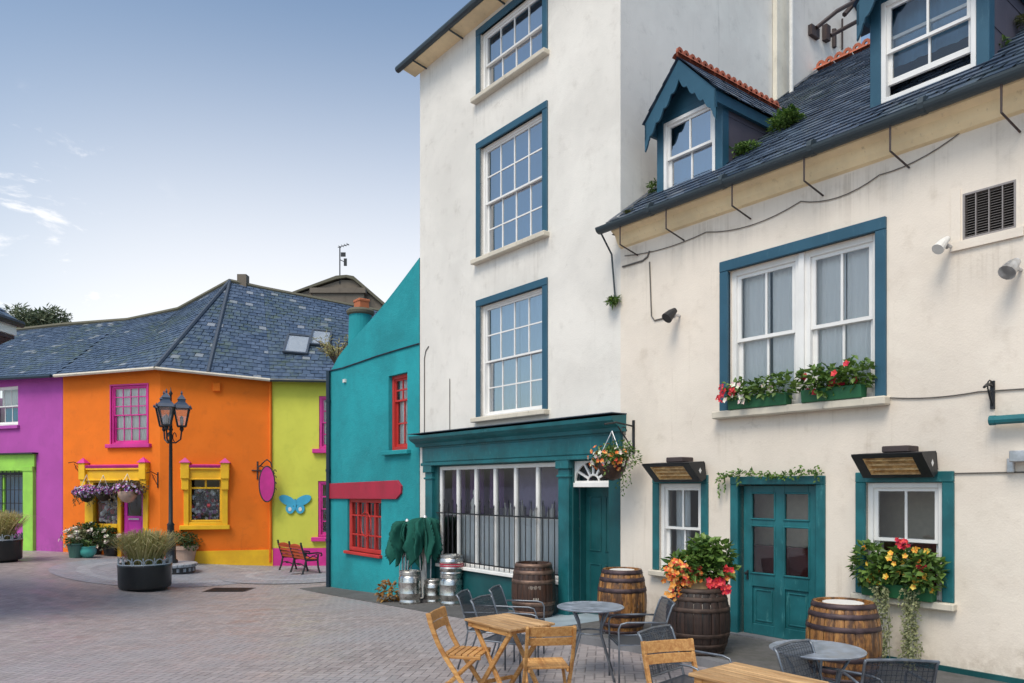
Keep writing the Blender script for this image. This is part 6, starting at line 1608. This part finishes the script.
def mesh_chair(x, y, ang, label):
    t = thing('mesh_chair', label, 'chair', frame((x, y, gz(x, y)), ang), 'dark metal mesh armchairs')
    hw = .245; r = .0105
    for s in (-1, 1):
        yy = s*hw; m = MB()
        m.tube([(.22,yy,0),(.22,yy,.40),(.225,yy,.58),(.20,yy,.63),(.14,yy,.645),(-.10,yy,.645),(-.26,yy,.64)], r, 7); m.build('front_leg', M_['chairmetal'], t, smooth=True)
        m = MB(); yb_ = s*(hw-.012); m.tube([(-.33,yb_,0),(-.24,yb_,.28),(-.21,yb_,.44),(-.27,yb_,.66),(-.32,yb_,.80),(-.345,yb_,.83)], r, 7); m.build('rear_leg', M_['chairmetal'], t, smooth=True)
    yb_ = hw-.012
    m = MB(); m.tube([(-.225,-yb_,.50),(-.225,yb_,.50)], r*.8, 6); m.build('back_rail', M_['chairmetal'], t); m = MB(); m.tube([(-.345,-yb_,.83),(-.355,0,.84),(-.345,yb_,.83)], r, 7)
    for zz in (.56, .83): pass
    m.build('back_frame', M_['chairmetal'], t)
    m = MB(); n = 6; P = [(-.225,.50),(-.25,.60),(-.285,.70),(-.32,.80),(-.345,.83)]
    m.add([(x_, s*yb_, z_) for x_, z_ in P for s in (-1, 1)], [(2*i, 2*i+1, 2*i+3, 2*i+2) for i in range(len(P)-1)]); 
    for k in range(14):
        yy = -yb_+2*yb_*(k+.5)/14
        m.tube([(x_-.002, yy, z_) for x_, z_ in P], .0022, 3)
    for k in range(11):
        q = k/11*(len(P)-1); i = min(int(q), len(P)-2); fq = q-i; xx = P[i][0]+(P[i+1][0]-P[i][0])*fq; zz = P[i][1]+(P[i+1][1]-P[i][1])*fq
        m.tube([(xx,-yb_,zz),(xx,yb_,zz)], .0022, 3)
    m.build('backrest', M_['chairmesh'], t)
    m = MB(); Q = [(.235,.415),(.215,.435),(.10,.43),(-.05,.422),(-.205,.44)]
    m.add([(x_, s*(hw-.006), z_) for x_, z_ in Q for s in (-1, 1)], [(2*i, 2*i+1, 2*i+3, 2*i+2) for i in range(len(Q)-1)])
    for k in range(16): 
        yy = -hw+2*hw*(k+.5)/16; m.tube([(x_, yy, z_-.003) for x_, z_ in Q], .0025, 3)
    m.build('seat', M_['chairmesh'], t)
    m = MB(); m.tube([(.22,-hw,.42),(-.21,-hw+.01,.43),(-.21,hw-.01,.43),(.22,hw,.42),(.22,-hw,.42)], r*.9, 6); m.build('seat_frame', M_['chairmetal'], t)
    return t
ch = mesh_chair(-.24, 8.66, R(-12), 'dark mesh armchair farthest left, behind the first wooden table')
again(ch, -.02, 7.93, R(-24), 'dark mesh armchair tucked under the far side of the first wooden table')
again(ch, .12, 9.12, R(-14), 'dark mesh armchair just in front of the darkest barrel')
again(ch, 1.27, 7.78, R(184), 'dark mesh armchair facing left towards the round table by the green door')
again(ch, 1.42, 5.98, R(-44), 'dark mesh armchair right behind the rightmost wooden chair')
again(ch, 2.30, 5.36, FA, 'dark mesh armchair beyond the cut off wooden table, its back under the second round table')
again(ch, 2.66, 5.42, R(84), 'dark mesh armchair facing the round table before the teal door')
again(ch, 2.98, 4.86, R(150), 'dark mesh armchair cut by the bottom edge below the trailing vines')

# ------------------------------------------------------------------ sky, sun, camera
W_ = bpy.data.worlds.new('World'); scene.world = W_; W_.use_nodes = True
nt = W_.node_tree; bg = nt.nodes['Background']
SUN_EL = R(55); sd = Vector((-.45, -.80, 0)).normalized()
sky = nt.nodes.new('ShaderNodeTexSky'); sky.sky_type = 'NISHITA'; sky.sun_disc = False
sky.sun_elevation = SUN_EL; sky.sun_rotation = math.atan2(sd.x, sd.y); sky.air_density = 1.0; sky.dust_density = 2.2; sky.ozone_density = .7; sky.altitude = 20
tc = nt.nodes.new('ShaderNodeTexCoord'); sx = nt.nodes.new('ShaderNodeSeparateXYZ'); L(nt, tc.outputs['Generated'], sx.inputs[0])
# a bank of thin bright haze low over the far end of the street, and small fair-weather clouds
hz_ = nt.nodes.new('ShaderNodeVectorMath'); hz_.operation = 'DOT_PRODUCT'; L(nt, tc.outputs['Generated'], hz_.inputs[0]); hz_.inputs[1].default_value = tuple(Vector((-.12, 1, .18)).normalized())
haze = ramp(nt, hz_.outputs['Value'], .72, .995)
low_ = ramp(nt, sx.outputs[2], .02, .62, 1, 0)
veil = mth(nt, 'MULTIPLY', haze, mth(nt, 'MULTIPLY', low_, .95))
mp = nt.nodes.new('ShaderNodeMapping'); mp.inputs['Scale'].default_value = (1, 1, 2.6); L(nt, tc.outputs['Generated'], mp.inputs['Vector'])
cl = noise(nt, 11, 7, .62, mp.outputs[0], .3); clm = ramp(nt, cl, .57, .70)
cd = nt.nodes.new('ShaderNodeVectorMath'); cd.operation = 'DOT_PRODUCT'; L(nt, tc.outputs['Generated'], cd.inputs[0]); cd.inputs[1].default_value = tuple(Vector((-.645, 1, .318)).normalized())
clm = mth(nt, 'MULTIPLY', clm, ramp(nt, cd.outputs['Value'], .985, .997, 0, .6))
c = mixc(nt, 1., sky.outputs[0], (1.04,1.14,1.13), 'MULTIPLY')
c = mixc(nt, veil, c, (8.2, 7.8, 7.5))
c = mixc(nt, clm, c, (8.0, 7.8, 7.7))
L(nt, c, bg.inputs['Color']); bg.inputs['Strength'].default_value = .115
sl = bpy.data.lights.new('Sun', 'SUN'); sl.energy = 1.5; sl.angle = R(24); sl.color = (1, .915, .80)
so = bpy.data.objects.new('Sun', sl); COL.objects.link(so)
dv = Vector((sd.x*math.cos(SUN_EL), sd.y*math.cos(SUN_EL), math.sin(SUN_EL)))
so.rotation_euler = dv.to_track_quat('Z', 'Y').to_euler(); so.location = (-10, -10, 20)
cam = bpy.data.cameras.new('Camera'); co_ = bpy.data.objects.new('Camera', cam); COL.objects.link(co_)
co_.location = (0, 0, CZ); co_.rotation_euler = (R(90), 0, 0)
cam.sensor_width = 36; cam.lens = 36*FPX/1024; cam.shift_y = (HY-341.5)/1024; cam.clip_start = .05; cam.clip_end = 4000
scene.camera = co_
vs_ = scene.view_settings; vs_.view_transform = 'Standard'; vs_.look = 'None'; vs_.gamma = 1; vs_.use_curve_mapping = False; vs_.exposure = .47
scene.cycles.max_bounces = 8; scene.cycles.transparent_max_bounces = 16; scene.cycles.use_denoising = True
